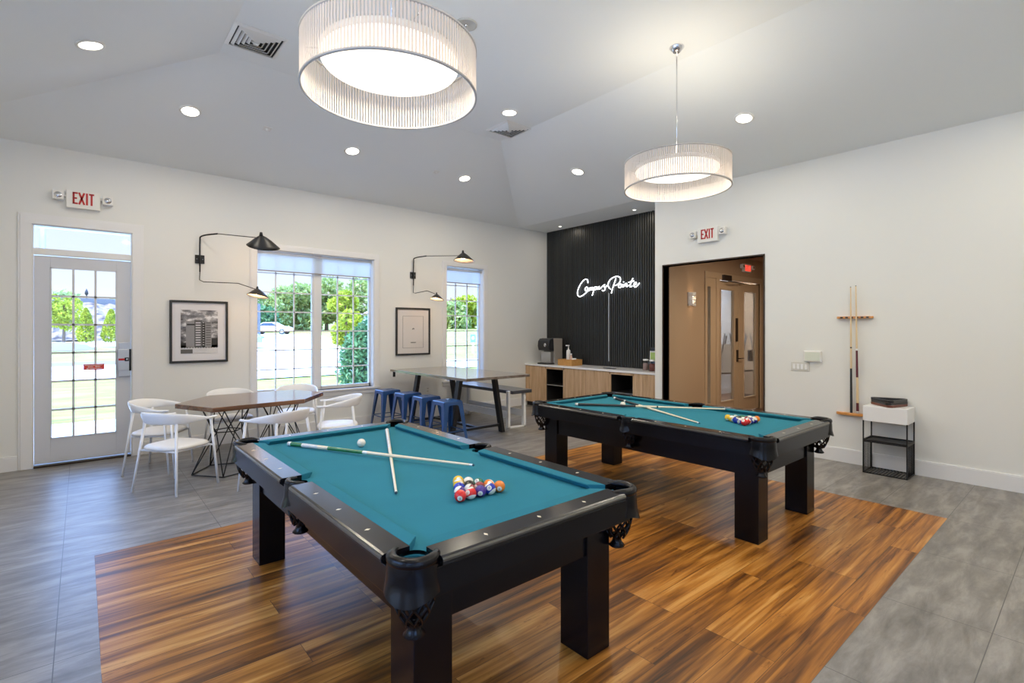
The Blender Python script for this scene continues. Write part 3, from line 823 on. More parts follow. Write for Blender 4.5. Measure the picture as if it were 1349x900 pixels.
for nm, v in (('g1', .03), ('g2', .12), ('g3', .30), ('g4', .68)): M[nm] = pm('photo_grey_'+nm, (v, v, v*1.04), .6, var=.1, vscale=40)
ph = MB(); ph.mat('psky').box(-.215, -.015, -.29, .215, -.012, .29)
def pr(k, x0, z0, x1, z1, d=.0162): ph.mat(k).box(x0, -d, z0, x1, -.0145, z1)
pr('g2', -.215, -.215, .215, -.18); pr('g4', -.215, -.29, .215, -.21)
pr('g2', -.215, -.29, -.08, -.235, .0165)
pr('g1', .135, -.21, .215, -.09); pr('g1', -.215, -.21, -.15, -.15)
pr('g3', -.155, -.21, -.055, .14, .0166); pr('g2', -.06, -.21, .03, .155, .0167); pr('g1', .03, -.21, .065, .125, .0166); pr('g3', .065, -.21, .14, .125, .0168)
pr('g1', -.145, .085, -.055, .105, .0169)
for k in range(10):
    z = -.185+k*.033; pr('g4', -.046, z, .012, z+.014, .0172); pr('g4', .036, z+.004, .054, z+.012, .0172); pr('g2', .074, z, .130, z+.013, .0173)
for k in range(14): x = -.205+k*.031; pr('g1', x, -.222, x+.006, -.205, .0175)
ph.build('photo_print', pf)
pf2 = thing('framed_picture', 'black framed pale line map print between the two windows', 'picture', (4.452, WY, 1.552))
picframe(pf2, .338, .414)
mb(pm('cream_paper', (.70, .67, .66), .7)).box(-.312, -.012, -.388, .312, -.004, .388).build('paper', pf2)
mp_ = mb('g2'); 
for a in ((-.205, -.29, -.200, .27), (.200, -.29, .205, .27), (-.205, -.29, .205, -.286), (-.205, .266, .205, .27)): mp_.box(a[0], -.0135, a[1], a[2], -.0115, a[3])
mp_.mat('g4')
for k in range(46):
    x, z = random.gauss(0, .085), random.gauss(.03, .085); 
    if abs(x) > .18 or abs(z) > .22: continue
    a = random.uniform(0, PI); l = random.uniform(.01, .04); n_ = Vector((-math.sin(a), 0, math.cos(a)))*.0022; dv = Vector((math.cos(a), 0, math.sin(a)))*l
    c_ = Vector((x, -.013, z)); c2 = Vector((0, -.0003, 0))
    mp_.hexa([c_+n_, c_+dv+n_, c_+dv-n_, c_-n_], [c_+n_+c2, c_+dv+n_+c2, c_+dv-n_+c2, c_-n_+c2])
mp_.mat('g2'); mp_.tube([(.0+.02*math.cos(k), -.0135, .045+.014*math.sin(k*1.7)) for k in range(9)], .003, 4)
mp_.tube([(-.05+.006*k, -.0135, -.195+.007*math.sin(k*2.4)) for k in range(18)], .0045, 4)
mp_.build('map_lines', pf2)

# ------------------------------------------------------------------ wall sconces
def sconce(label, plate, up_pts, s1, low_pts, s2, axis1, axis2, r1, r2):
    T = thing('wall_sconce', label, 'wall lamp', plate); P0 = Vector(plate)
    rel = lambda p: tuple(Vector(p)-P0)
    pl = mb('blackm').box(-.055, -.014, -.057, .055, 0, .057); pl.mat('chrome')
    for s_ in (-1, 1): pl.lathe([(0, -.020), (.007, -.018), (.008, -.013)], (s_*.034, 0, 0), 10, axis='y')
    pl.build('wall_plate', T, bevel=.003)
    ar = mb('blackm').tube(crom([rel(p) for p in up_pts[:4]], 6), .010, 8)
    ar.tube([rel(up_pts[3]), rel(up_pts[4])], .0055, 8); ar.build('upper_arm', T)
    lw = mb('blackm').tube([rel(p) for p in low_pts[:2]], .0085, 8); lw.tube([rel(p) for p in low_pts[1:]], .0055, 8); lw.build('lower_arm', T)
    for c, ax, R in ((s1, axis1, r1), (s2, axis2, r2)):
        so = mb('blackm'); n = 28; rows = []; rows2_ = []
        ax = Vector(ax).normalized(); q = Vector((0, 0, -1)).rotation_difference(ax)
        prof = [(.03, .02), (.10, .05), (.28, .16), (.55, .38), (.8, .62), (1., .80)]
        def shp(rr, zz, a, e): 
            k = 1+.13*math.cos(a)
            return Vector((R*rr*k*math.cos(a), R*rr*(.88)*math.sin(a), -R*zz*.98*(1+.12*math.cos(a)*rr)+e))
        P1 = []; P2 = []
        for rr, zz in prof:
            P1.append([Vector(rel(c))+q @ shp(rr, zz, 2*PI*k/n, 0) for k in range(n)])
        for rr, zz in prof:
            P2.append([Vector(rel(c))+q @ shp(rr*.97, zz, 2*PI*k/n, -.004) for k in range(n)])
        so.grid(P1, closed=True)
        so.grid([P1[-1], P2[-1]], closed=True)
        so.mat(M['cream_in']).grid(P2, closed=True)
        so.mat('blackm').tube([Vector(rel(c))+q @ Vector((0, 0, R*.16)), Vector(rel(c))+q @ Vector((0, 0, -R*.08))], [R*.075, R*.12], 10)
        o = so.build('lamp_shade', T)
        bl = mb('bulb'); cc = Vector(rel(c))+q @ Vector((0, 0, -R*.5)); rb = R*.17
        bl.lathe([(0, rb)]+[(rb*math.sin(t_), rb*math.cos(t_)) for t_ in [PI*k/8 for k in range(1, 8)]]+[(0, -rb)], cc, 12)
        bl.build('bulb', o)
        light('sconce_glow', 'POINT', cc+q @ Vector((0, 0, -R*.25)), 2.0, (1, .62, .32), .03, parent=T)
M['cream_in'] = pm('cream_shade_lining', (.8, .7, .58), .5)
sconce('black two-arm wall sconce over the building photograph', (1.215, WY, 2.53),
       [(1.213, WY-.03, 2.44), (1.213, WY-.035, 2.76), (1.235, WY-.06, 2.84), (1.375, WY-.28, 2.855), (1.79, WY-.70, 2.79)], (1.80, WY-.72, 2.83),
       [(1.213, WY-.03, 2.60), (1.213, WY-.03, 2.36), (1.208, WY-.035, 2.25), (1.25, WY-.06, 2.225), (1.62, WY-.30, 2.21), (1.80, WY-.45, 2.13)], (1.815, WY-.47, 2.145), (.12, .42, -1), (-.1, -.1, -1), .205, .14)
sconce('black two-arm wall sconce over the map print', (4.448, WY, 2.54),
       [(4.448, WY-.03, 2.45), (4.448, WY-.035, 2.77), (4.46, WY-.06, 2.84), (4.57, WY-.26, 2.865), (5.03, WY-.66, 2.87)], (5.05, WY-.68, 2.93),
       [(4.448, WY-.03, 2.60), (4.448, WY-.03, 2.36), (4.442, WY-.035, 2.23), (4.47, WY-.06, 2.225), (4.55, WY-.32, 2.255), (4.65, WY-.42, 2.20)], (4.665, WY-.44, 2.205), (0, -.08, -1), (-.1, -.1, -1), .19, .125)

# ------------------------------------------------------------------ pendants
def pendant(label, x, y):
    T = thing('pendant_lamp', label, 'pendant lamp', (x, y, 2.93)); R = .49; H = .27; n = 168
    sh = mb('ribbon')
    for k in range(n):
        a = 2*PI*k/n; da = 2*PI/n*.31
        p = [(R*math.cos(a-da), R*math.sin(a-da)), (R*math.cos(a+da), R*math.sin(a+da)), ((R-.002)*math.cos(a+da), (R-.002)*math.sin(a+da)), ((R-.002)*math.cos(a-da), (R-.002)*math.sin(a-da))]
        sh.prism(p, .004, H-.004)
    sh.build('ribbon_shade', T)
    for z, nm in ((0, 'bottom_ring'), (H-.012, 'top_ring')):
        r_ = mb('grey' if 0 else M['ringm']); r_.lathe([(R-.008, 0), (R+.004, 0), (R+.004, .012), (R-.008, .012), (R-.008, 0)], (0, 0, z), 64); r_.build(nm, T)
    ds = mb('disc'); ds.lathe([(0, .165), (.37, .165), (.385, .172), (.385, .185)], (0, 0, 0), 48); 
    ds.build('diffuser', T)
    hd = mb('whitep').lathe([(.388, .186), (.388, .225), (0, .232)], (0, 0, 0), 48); hd.build('lamp_housing', T)
    sp = mb('chrome')
    for k in range(3): a = 2*PI*k/3+.4; sp.tube([(0, 0, H-.006), (R*math.cos(a), R*math.sin(a), H-.006)], .004, 6)
    sp.build('spider_bars', T)
    mb('chrome').tube([(0, 0, .22), (0, 0, FZ-2.93-.03)], .0055, 8).build('suspension_rod', T)
    mb('chrome').lathe([(0, 0), (.02, -.055), (.035, -.048), (.068, -.006), (.068, 0)], (0, 0, FZ-2.93), 24).build('canopy', T)
    light('pendant_light', 'AREA', (0, 0, .155), 10, WARM, .72, parent=T)
    light('pendant_uplight', 'AREA', (0, 0, .25), 9, WARM, .6, rot=(PI, 0, 0), parent=T)
M['ringm'] = pm('shade_ring', (.55, .52, .50), .4)
pendant('large round pendant lamp of pale vertical ribbons over the nearer pool table', 1.36, 2.67)
pendant('large round pendant lamp of pale vertical ribbons before the hall wall', 4.36, 2.67)

# ------------------------------------------------------------------ recessed lights, vents, sprinklers, speaker
SW = (FZ-CH)/(WY-FY1)
def ceil_frame(x, y):
    """height and tilt of the ceiling at x, y"""
    zs = [(FZ, (0, 0, 1)), (CH+(WY-y)*.264, (0, .264, 1)), (CH+(RX-x)*.2575, (.2575, 0, 1)), (CH+(x-BX)*.2575, (-.2575, 0, 1)), (CH+(y-BY)*.264, (0, -.264, 1))]
    z, nrm = min(zs, key=lambda q: q[0]); return z, Vector(nrm).normalized()
def can(x, y, label, z=None, r=.085, power=14.5, group=None, seen=True):
    if z is None: zz, nr = ceil_frame(x, y)
    else: zz, nr = z, Vector((0, 0, 1))
    T = thing('recessed_light', label, 'ceiling light', (x, y, zz-.001), 0, group)
    T.rotation_mode = 'QUATERNION'; T.rotation_quaternion = Vector((0, 0, 1)).rotation_difference(nr)
    mb('white').lathe([(r*1.28, 0), (r*1.25, -.008), (r*1.02, -.012), (r*.98, -.004), (r*.98, .0)], (0, 0, 0), 28).build('trim_ring', T)
    mb('lens').lathe([(0, -.006), (r*.98, -.006)], (0, 0, 0), 28).build('lens', T)
    light('downlight', 'AREA', (0, 0, -.02), power, WARM, r*1.7, parent=T)
G_ = 'recessed ceiling lights on the slopes'
can(.06, 5.70, 'recessed ceiling light nearest the ceiling corner above the glass door', group=G_)
can(.93, 6.65, 'recessed ceiling light above the building photograph', group=G_)
can(2.82, 6.67, 'recessed ceiling light above the wide window', group=G_)
can(4.70, 6.69, 'recessed ceiling light above the narrow window side of the room', group=G_)
can(4.073, 4.827, 'recessed ceiling light next to the vent at the ceiling ridge', group=G_)
can(5.77, 5.22, 'recessed ceiling light on the slope in front of the slat panel', group=G_)
can(5.76, 2.67, 'recessed ceiling light between the far pendant and the bare wall', group=G_)
for k, (x, y) in enumerate(((5.76, .2), (1.0, .9), (4.0, .4), (.93, -1.35), (2.82, -1.35), (4.7, -1.35), (-.2, 2.7))):
    can(x, y, 'recessed ceiling light on the ceiling behind the photographer', group='recessed ceiling lights behind the view')
can(7.45, 7.22, 'tiny spotlight in the alcove soffit over the coffee machine', CH, .032, 2.2, 'alcove soffit spotlights')
can(7.41, 5.37, 'tiny spotlight in the alcove soffit near the hall wall', CH, .032, 2.2, 'alcove soffit spotlights')

def vent(label, cx, cy, hs=.225):
    T = thing('ceiling_vent', label, 'vent', (cx, cy, FZ)); fr = mb('white')
    def ring(a, b, z0, z1, m_):
        for s_ in (0, 1, 2, 3):
            ang = s_*PI/2; c_, s2 = math.cos(ang), math.sin(ang); R2 = lambda x, y, z: (x*c_-y*s2, x*s2+y*c_, z)
            m_.add([R2(-a, -a, z0), R2(a, -a, z0), R2(b, -b, z1), R2(-b, -b, z1), R2(-a, -a, z0+.004), R2(a, -a, z0+.004), R2(b, -b, z1+.004), R2(-b, -b, z1+.004)], [(0, 1, 2, 3), (7, 6, 5, 4), (0, 4, 5, 1), (1, 5, 6, 2), (2, 6, 7, 3), (3, 7, 4, 0)])
    ring(hs, hs-.03, -.004, -.014, fr); fr.build('frame', T)
    lv = mb('white')
    for k in range(5):
        a = hs-.045-k*.036; ring(a, a-.028, -.012+0*k, -.030+.0, lv) if 0 else ring(a-.022, a, -.026, -.004, lv)
    lv.box(-.022, -.022, -.03, .022, .022, -.024); lv.build('louvre', T)
    mb('dark').box(-hs+.03, -hs+.03, -.0035, hs-.03, hs-.03, -.0015).build('duct', T)
vent('square white ceiling vent at the left edge of the flat ceiling', 1.255, 5.19)
vent('square white ceiling vent at the ridge corner toward the slat panel', 4.42, 5.24)
sp = thing('ceiling_cover_plate', 'round beige flush cover plate on the ceiling behind the near pendant', 'cover plate', (2.606, 3.686, FZ))
mb(pm('beige_plastic', (.55, .53, .48), .5)).lathe([(.098, 0), (.095, -.012), (.082, -.014), (.080, -.008), (0, -.008)], (0, 0, 0), 32).build('cover_ring', sp)
mb('chrome').lathe([(0, -.022), (.012, -.02), (.014, -.008)], (0, 0, 0), 12).build('centre_button', sp)
for x, y, lab in ((1.73, 6.64, 'small square sensor on the sloped ceiling above the first sconce'), (4.17, 6.70, 'small square sensor on the sloped ceiling above the second sconce')):
    z, nr = ceil_frame(x, y); T = thing('ceiling_sensor', lab, 'sensor', (x, y, z)); T.rotation_mode = 'QUATERNION'; T.rotation_quaternion = Vector((0, 0, 1)).rotation_difference(nr)
    mb('white').box(-.045, -.045, -.006, .045, .045, 0).build('plate', T, bevel=.002); mb('white').lathe([(0, -.03), (.016, -.024), (.02, -.006)], (0, 0, 0), 12).build('sensor_head', T)

# ------------------------------------------------------------------ white armchairs
def armchair(label, loc, rz, group='white armchairs around the hexagonal table'):
    T = thing('armchair', label, 'chair', loc, rz, group)
    for s_ in (-1, 1):
        mb('whitep').tube([(.237, s_*.283, 0), (.165, s_*.262, .685)], [.0115, .0135], 10).build('leg', T)
        mb('whitep').tube([(-.232, s_*.275, 0), (-.165, s_*.195, .675)], [.0115, .0135], 10).build('leg', T)
    # seat
    prof = []
    n = 36
    def se(R, z, sc=1.):
        row = []
        for k in range(n):
            a = 2*PI*k/n; c_, s_ = math.cos(a), math.sin(a); e = .62
            row.append((.005+R*.235*math.copysign(abs(c_)**e, c_), R*.245*math.copysign(abs(s_)**e, s_)*(1+.06*c_), z+.012*R*R*abs(s_)**2*0))
        return row
    st = mb('seatw'); st.grid([se(.02, .462), se(.5, .460), se(.8, .455), se(.94, .447), se(1., .432), se(.97, .416), se(.5, .412), se(.02, .412)], closed=True); st.build('seat', T)
    ur = mb('whitep')
    ur.tube([(.19, -.27, .405), (.19, .27, .405)], .009, 8); ur.tube([(-.19, -.23, .405), (-.19, .23, .405)], .009, 8)
    ur.tube([(.19, -.22, .405), (-.19, -.20, .405)], .008, 8); ur.tube([(.19, .22, .405), (-.19, .20, .405)], .008, 8)
    ur.build('seat_rail', T)
    # back and arm band
    half = [(.225, .268), (.12, .277), (0, .272), (-.11, .245), (-.195, .180), (-.243, .095), (-.258, 0)]
    ctr = crom([(x, y, 0) for x, y in half]+[(x, -y, 0) for x, y in half[-2::-1]], 5)
    N_ = len(ctr); rows = []
    for i, p in enumerate(ctr):
        u = abs(2*i/(N_-1)-1); w = max(0., 1-(u/.82)**2.4) if u < .82 else 0
        hh = .013+.047*w; zc_ = .693+.035*w; th = .013 if u < .8 else .017
        t = (ctr[min(i+1, N_-1)]-ctr[max(i-1, 0)]).normalized(); nr = Vector((t.y, -t.x, 0))
        tilt = .022*w
        ring = []
        for k in range(12):
            a = 2*PI*k/12; q = math.cos(a)*th; z = math.sin(a)*hh
            ring.append(p+nr*(q)+Vector((-1, 0, 0))*tilt*(math.sin(a))+Vector((0, 0, zc_+z)))
        rows.append(ring)
    bk = mb('whitep'); bk.grid(rows, closed=True); bk.add(rows[0], [tuple(range(12))]); bk.add(rows[-1], [tuple(range(12))]); bk.build('backrest', T)
    return T
R_ = math.radians
ch = armchair('white metal armchair closest to the pool table, its back to the glass door', (.722, 6.04, 0), R_(34))
for lab, loc, a in (
    ('white metal armchair beside the glass door, at the pointed end of the table', (.674, 6.98, 0), -31),
    ('white metal armchair behind the hexagonal table under the building photograph', (1.50, 7.46, 0), -88),
    ('white armchair half hidden behind the pool table, back toward it', (1.53, 5.42, 0), 118),
    ('white armchair at the stool end of the hexagonal table facing inward', (2.37, 6.03, 0), 157),
    ('white armchair between the hexagonal table and the wide window', (2.32, 7.42, 0), -112)):
    dup(ch, loc, R_(a), lab)

# ------------------------------------------------------------------ hexagonal table
ht = thing('hexagonal_table', 'dark walnut elongated hexagonal table on black wire pedestals', 'table', (1.6, 6.7, 0))
hexp = [(.79, 6.70), (1.055, 6.10), (2.02, 6.18), (2.445, 6.73), (2.22, 7.26), (1.22, 7.30)]
tp = mb('walnut').prism([(x-1.6, y-6.7) for x, y in hexp], .705, .755); tp.build('tabletop', ht, bevel=.004)
def wireped(cx, cy, rot):
    w = mb('blackm'); n = 5
    B = [(cx+.34*math.cos(rot+2*PI*k/n), cy+.34*math.sin(rot+2*PI*k/n), .007) for k in range(n)]
    Wt = [(cx+.15*math.cos(rot+PI/n+2*PI*k/n), cy+.15*math.sin(rot+PI/n+2*PI*k/n), .45) for k in range(n)]
    Tt = [(cx+.24*math.cos(rot+2*PI*k/n), cy+.24*math.sin(rot+2*PI*k/n), .70) for k in range(n)]
    for k in range(n):
        k2 = (k+1) % n; w.tube([B[k], B[k2]], .0062, 6); w.tube([B[k], Wt[k]], .0062, 6); w.tube([B[k2], Wt[k]], .0062, 6)
        w.tube([Wt[k], Wt[k2]], .0062, 6); w.tube([Wt[k], Tt[k]], .0062, 6); w.tube([Wt[k], Tt[k2]], .0062, 6); w.tube([Tt[k], Tt[k2]], .0062, 6)
    w.build('wire_pedestal', ht)
wireped(1.25-1.6, 6.42-6.7, PI+.02); wireped(1.93-1.6, 6.78-6.7, .5)

# ------------------------------------------------------------------ bar table
bt = thing('bar_table', 'counter-height grey-brown wood table on black A-frame legs', 'table', (4.49, 6.62, 0))
mb('greywood').box(-.575, -1.09, .885, .575, 1.10, .922).build('tabletop', bt, bevel=.003)
for fy in (-.56, .62):
    for s_ in (-1, 1):
        m_ = mb('blackm'); t0, t1 = s_*.315, s_*.47; y0_, y1_ = fy-.045, fy+.045
        m_.hexa([(t1-.03, y0_, 0), (t1+.03, y0_, 0), (t1+.03, y1_, 0), (t1-.03, y1_, 0)], [(t0-.03, y0_, .872), (t0+.03, y0_, .872), (t0+.03, y1_, .872), (t0-.03, y1_, .872)])
        m_.build('leg', bt, bevel=.004)
    mb('blackm').box(-.34, fy-.045, .868, .34, fy+.045, .886).build('top_bracket', bt)
    mb('blackm').box(-.45, fy-.02, .10, .45, fy+.02, .135).build('crossbar', bt)
mb('blackm').box(-.02, -.54, .10, .02, .60, .135).build('stretcher', bt)
mb('blackm').box(-.575+.02, 1.02, .80, -.55+.03, 1.045, .886).build('edge_bracket', bt)

# ------------------------------------------------------------------ bench
bn = thing('bench', 'dark topped bench with white frame beyond the bar table', 'bench', (5.42, 7.0, 0))
mb(pm('dark_blue_bench_top', (.045, .05, .065), .3, coat=.3)).box(-.20, -.89, .552, .22, .85, .605).build('bench_seat', bn, bevel=.003)
for y in (-.84, .72):
    f = mb('whitep'); f.box(-.245, y, 0, -.20, y+.055, .60); f.box(.085, y, 0, .13, y+.055, .552); f.box(-.245, y, 0, .13, y+.055, .022)
    f.build('leg_frame', bn, bevel=.003)
for x in (-.235, .095): mb('whitep').box(x, -.80, .16, x+.022, .74, .27).build('stretcher', bn, bevel=.002)

# ------------------------------------------------------------------ blue stools
def stool(label, loc, rz):
    T = thing('metal_stool', label, 'stool', loc, rz, 'blue metal stools along the bar table')
    s_ = mb('bluem'); s_.box(-.152, -.152, .575, .152, .152, .61); so = s_.build('seat', T, bevel=.022, seg=3)
    mb('dark').box(-.03, -.012, .6085, .03, .012, .6115).build('hand_slot', T)
    ap = mb('bluem')
    for k in range(4):
        c_, q = [(1, 0), (0, 1), (-1, 0), (0, -1)][k]; R2 = lambda x, y, z: (x*c_-y*q, x*q+y*c_, z)
        ap.add([R2(*p) for p in ((-.145, -.150, .59), (.145, -.150, .59), (.150, -.156, .54), (.085, -.156, .535), (.06, -.154, .555), (-.06, -.154, .555), (-.085, -.156, .535), (-.150, -.156, .54))], [(0, 1, 2, 3, 4, 5, 6, 7)])
    ap_o = ap.build('skirt', T); mo = ap_o.modifiers.new('s', 'SOLIDIFY'); mo.thickness = .003
    for sx in (-1, 1):
        for sy in (-1, 1):
            l = mb('bluem')
            def Lsec(o_, w, z):
                return [(sx*o_, sy*o_, z), (sx*(o_-w), sy*o_, z), (sx*(o_-w), sy*(o_-.004), z), (sx*(o_-.004), sy*(o_-.004), z), (sx*(o_-.004), sy*(o_-w), z), (sx*o_, sy*(o_-w), z)]
            l.hexa(Lsec(.208, .030, 0), Lsec(.150, .075, .585)); l.build('leg', T)
    b = mb('bluem')
    o_ = .180
    for a in ((-o_, -o_, o_, -o_), (o_, -o_, o_, o_), (o_, o_, -o_, o_), (-o_, o_, -o_, -o_)):
        b.tube([(a[0], a[1], .20), (a[2], a[3], .20)], .007, 6)
    b.build('brace', T)
    return T
s0 = stool('blue metal stool nearest the pool table at the bar table', (3.845, 5.885, 0), .02)
for lab, loc, a in (('blue metal stool third from the window wall', (3.86, 6.465, 0), -.03), ('blue metal stool second from the window wall', (3.85, 7.00, 0), .03), ('blue metal stool closest to the window wall', (3.79, 7.56, 0), .0)):
    dup(s0, loc, a, lab)

# ------------------------------------------------------------------ counter in the alcove
FXc = 7.12
cab_y = [4.628, 5.17, 5.69, 6.80, 7.323, WY]
ct = thing('worktop', 'white quartz worktop running across the alcove', 'countertop', (7.43, 6.27, .84))
mb('quartz').box(FXc-.02-7.43, 4.63-6.27, 0, 7.728-7.43, WY-.002-6.27, .035).build('slab', ct, bevel=.003)
def cabinet(label, y0, y1, kind):
    T = thing('base_cabinet', label, 'cabinet', ((FXc+7.728)/2, (y0+y1)/2, 0), 0, 'oak base cabinets under the worktop'); h = (y1-y0)/2-.001; dx = (7.728-FXc)/2
    bd = mb('oak'); zt = .838
    bd.mat('dark').box(-dx+.06, -h, 0, dx, h, .09)
    bd.mat('oak').box(-dx+.02, -h, .09, dx, -h+.018, zt); bd.box(-dx+.02, h-.018, .09, dx, h, zt); bd.box(-dx+.02, -h, .09, dx, h, .108); bd.box(-dx+.02, -h, zt-.03, dx, h, zt)
    bd.mat('dark').box(dx-.02, -h+.018, .108, dx, h-.018, zt-.03)
    bd.build('body', T)
    if kind == 'open':
        f = mb('oak'); f.box(-dx, -h, .09, -dx+.02, -h+.022, zt); f.box(-dx, h-.022, .09, -dx+.02, h, zt); f.box(-dx, -h, zt-.04, -dx+.02, h, zt); f.box(-dx, -h, .09, -dx+.02, h, .12); f.build('face_frame', T)
        li = mb('dark'); li.box(-dx+.03, -h+.0185, .12, dx-.02, -h+.022, zt-.04); li.box(-dx+.03, h-.022, .12, dx-.02, h-.0185, zt-.04); li.box(-dx+.03, -h+.02, zt-.045, dx-.02, h-.02, zt-.04); li.build('lining', T)
        mb('steel').box(-dx+.03, -h+.02, .47, -dx+.045, h-.02, .485).build('shelf_edge', T); mb('dark').box(-dx+.045, -h+.02, .47, dx-.02, h-.02, .485).build('shelf', T)
    else:
        nd = 2 if (y1-y0) > .8 else 1
        for k in range(nd):
            a, b = -h+2*h*k/nd+.002, -h+2*h*(k+1)/nd-.002; dm = mb('oak'); dm.box(-dx+.006, a, .092, -dx+.019, b, zt-.004)
            q = a+.004
            while q < b-.02: dm.box(-dx-.004, q, .092, -dx+.007, min(q+.030, b), zt-.004); q += .036
            dm.build('cabinet_door', T)
cabinet('ribbed oak cabinet door at the hall end of the counter', cab_y[0], cab_y[1], 'door')
cabinet('open black-lined niche nearer the hall end of the counter', cab_y[1], cab_y[2], 'open')
cabinet('wide ribbed oak cabinet in the middle of the counter', cab_y[2], cab_y[3], 'door')
cabinet('open black-lined niche below the coffee machine', cab_y[3], cab_y[4], 'open')
cabinet('ribbed oak cabinet beside the window wall', cab_y[4], cab_y[5], 'door')
WT = .875
# coffee machine
cm = thing('coffee_machine', 'grey and black coffee machine on the counter beside the window wall', 'coffee machine', (7.42, 7.45, WT))
side = [(-.20, .0), (.16, .0), (.16, .40), (-.06, .40), (-.10, .395), (-.02, .19), (-.20, .19)]
bd = mb('grey'); bd.hexa([(x, -.14, z) for x, z in [(-.05, 0), (.16, 0), (.16, .40), (-.09, .40), (-.06, .2)]], [(x, .14, z) for x, z in [(-.05, 0), (.16, 0), (.16, .40), (-.09, .40), (-.06, .2)]]); bd.build('body', cm, bevel=.008)
hd = mb('dkrack'); pr_ = [(-.085, .405), (-.17, .395), (-.215, .36), (-.225, .28), (-.20, .215), (-.07, .205)]
hd.hexa([(x, -.142, z) for x, z in pr_], [(x, .142, z) for x, z in pr_]); hd.build('brew_head', cm, bevel=.012, seg=3)
mb('chrome').lathe([(0, -.008), (.028, -.006), (.03, 0)], (-.226, -.05, .30), 16, axis='x').build('button', cm)
mb(M['steel']).box(-.15, -.12, .02, -.04, .12, .195).build('cup_bay', cm, bevel=.006)
mb('dkrack').box(-.24, -.13, 0, -.04, .13, .022).build('drip_tray', cm, bevel=.004)
cm.scale = (1.05, 1.15, 1.32)
# basket with bottles
bk_ = thing('wicker_basket', 'orange wicker basket on the counter by the coffee machine', 'basket', (7.40, 6.90, WT))
w = mb('wicker'); 
for (a, b) in (((-.11, -.17), (.11, -.155)), ((-.11, .155), (.11, .17)), ((-.125, -.17), (-.11, .17)), ((.11, -.17), (.125, .17))): w.box(a[0], a[1], .0, b[0], b[1], .085)
w.box(-.12, -.165, 0, .12, .165, .008); w.build('woven_body', bk_, bevel=.006)
r_ = mb('wicker'); r_.tube([(-.12, -.165, .087), (.12, -.165, .087), (.12, .165, .087), (-.12, .165, .087), (-.12, -.165, .087)], .009, 6); r_.build('rim', bk_)
sb_ = mb('dkrack').box(-.095, -.14, .009, .095, .14, .03)
pb = thing('pump_bottle', 'tall white pump bottle standing in the wicker basket', 'bottle', (7.42, 6.96, WT+.0115))
mb('whitep').lathe([(0, 0), (.034, 0), (.036, .01), (.036, .20), (.030, .222), (.012, .23), (.012, .245), (0, .245)], n=20).build('bottle_body', pb)
pu = mb('whitep').tube([(0, 0, .245), (0, 0, .285)], .009, 8); pu.box(-.055, -.012, .283, .016, .012, .30); pu.build('pump', pb, bevel=.003)
sbt = thing('syrup_bottle', 'small pinkish bottle beside the pump bottle in the basket', 'bottle', (7.40, 6.87, WT+.0115))
mb(pm('pink_label', (.72, .50, .42), .4)).lathe([(0, 0), (.026, 0), (.026, .11), (.016, .13), (.014, .15), (0, .15)], n=16).build('bottle_body', sbt)
mb('whitep').lathe([(.016, .15), (.016, .172), (0, .172)], n=12).build('cap', sbt)
cu = thing('paper_cup', 'white paper cup in the front of the wicker basket', 'cup', (7.40, 6.79, WT+.0115))
mb('whitep').lathe([(0, 0), (.028, 0), (.038, .10), (.035, .10), (.026, .004), (0, .004)], n=18).build('cup_body', cu)
for k in range(5):
    o = mb('white' if k % 2 else pm('tea_sachet', (.65, .62, .3), .6)).box(-.03, -.004, 0, .03, .004, .055).build('tea_sachet', bevel=.001)
    o.location = (7.33+.01*(k % 2), 6.80+.045*k, WT+.045); o.rotation_euler = (0, .25, .2*k-.3)
    tag(o, ['pale sachet at the cup end of the basket', 'pale sachet next along from the cup in the basket', 'sachet in the middle of the basket row', 'sachet in front of the pump bottle', 'sachet at the coffee machine end of the basket'][k], 'sachet', 'sachets in the wicker basket')
tb = tag(mb('dkrack').box(-.03, -.13, 0, .03, .13, .012).build('serving_tray', bevel=.004, loc=(7.30, 5.83, WT)), 'flat black tray lying on the white worktop', 'tray')
for o_ in (bk_, pb, sbt, cu): o_.scale = (1.25, 1.1, 1.3)
# jars and leaflet display at the hall end
for lab, y, col, x in (('clear candy jar nearer the slats with pale sweets', 5.17, (.62, .42, .38), 7.46), ('clear candy jar with dark red sweets beside the display', 5.00, (.34, .10, .08), 7.40)):
    J = thing('candy_jar', lab, 'jar', (x, y, WT), 0, 'candy jars on the counter')
    mb('jar').lathe([(0, .002), (.048, .002), (.05, .01), (.05, .16), (.044, .17), (.044, .175)], n=20).build('glass_body', J)
    mb(pm('sweets', col, .5, var=.6, vscale=80)).lathe([(0, .005), (.045, .006), (.046, .115), (.03, .125), (0, .128)], n=18).build('sweets', J)
    mb('whitep').lathe([(.047, .17), (.047, .195), (0, .20)], n=20).build('lid', J)
ld = thing('display_stand', 'tall display stand with green poster at the hall end of the counter', 'display stand', (7.52, 5.02, WT))
mb('whitep').box(-.012, -.10, 0, .012, .10, .34).build('panel', ld, bevel=.002)
gp = mb(pm('poster_green', (.36, .52, .16), .5, var=.35, vscale=14)).box(-.014, -.085, .17, -.0125, .085, .315); gp.mat(pm('poster_navy', (.03, .06, .12), .5)).box(-.014, -.085, .10, -.0125, .085, .16); gp.box(-.014, -.085, .03, -.0125, .085, .06); gp.build('poster', ld)
mb('dkrack').box(-.03, -.10, .342, .03, .10, .40).build('top_clamp', ld, bevel=.006)
mb('dkrack').box(-.05, -.10, 0, .05, .10, .012).build('foot', ld, bevel=.003)

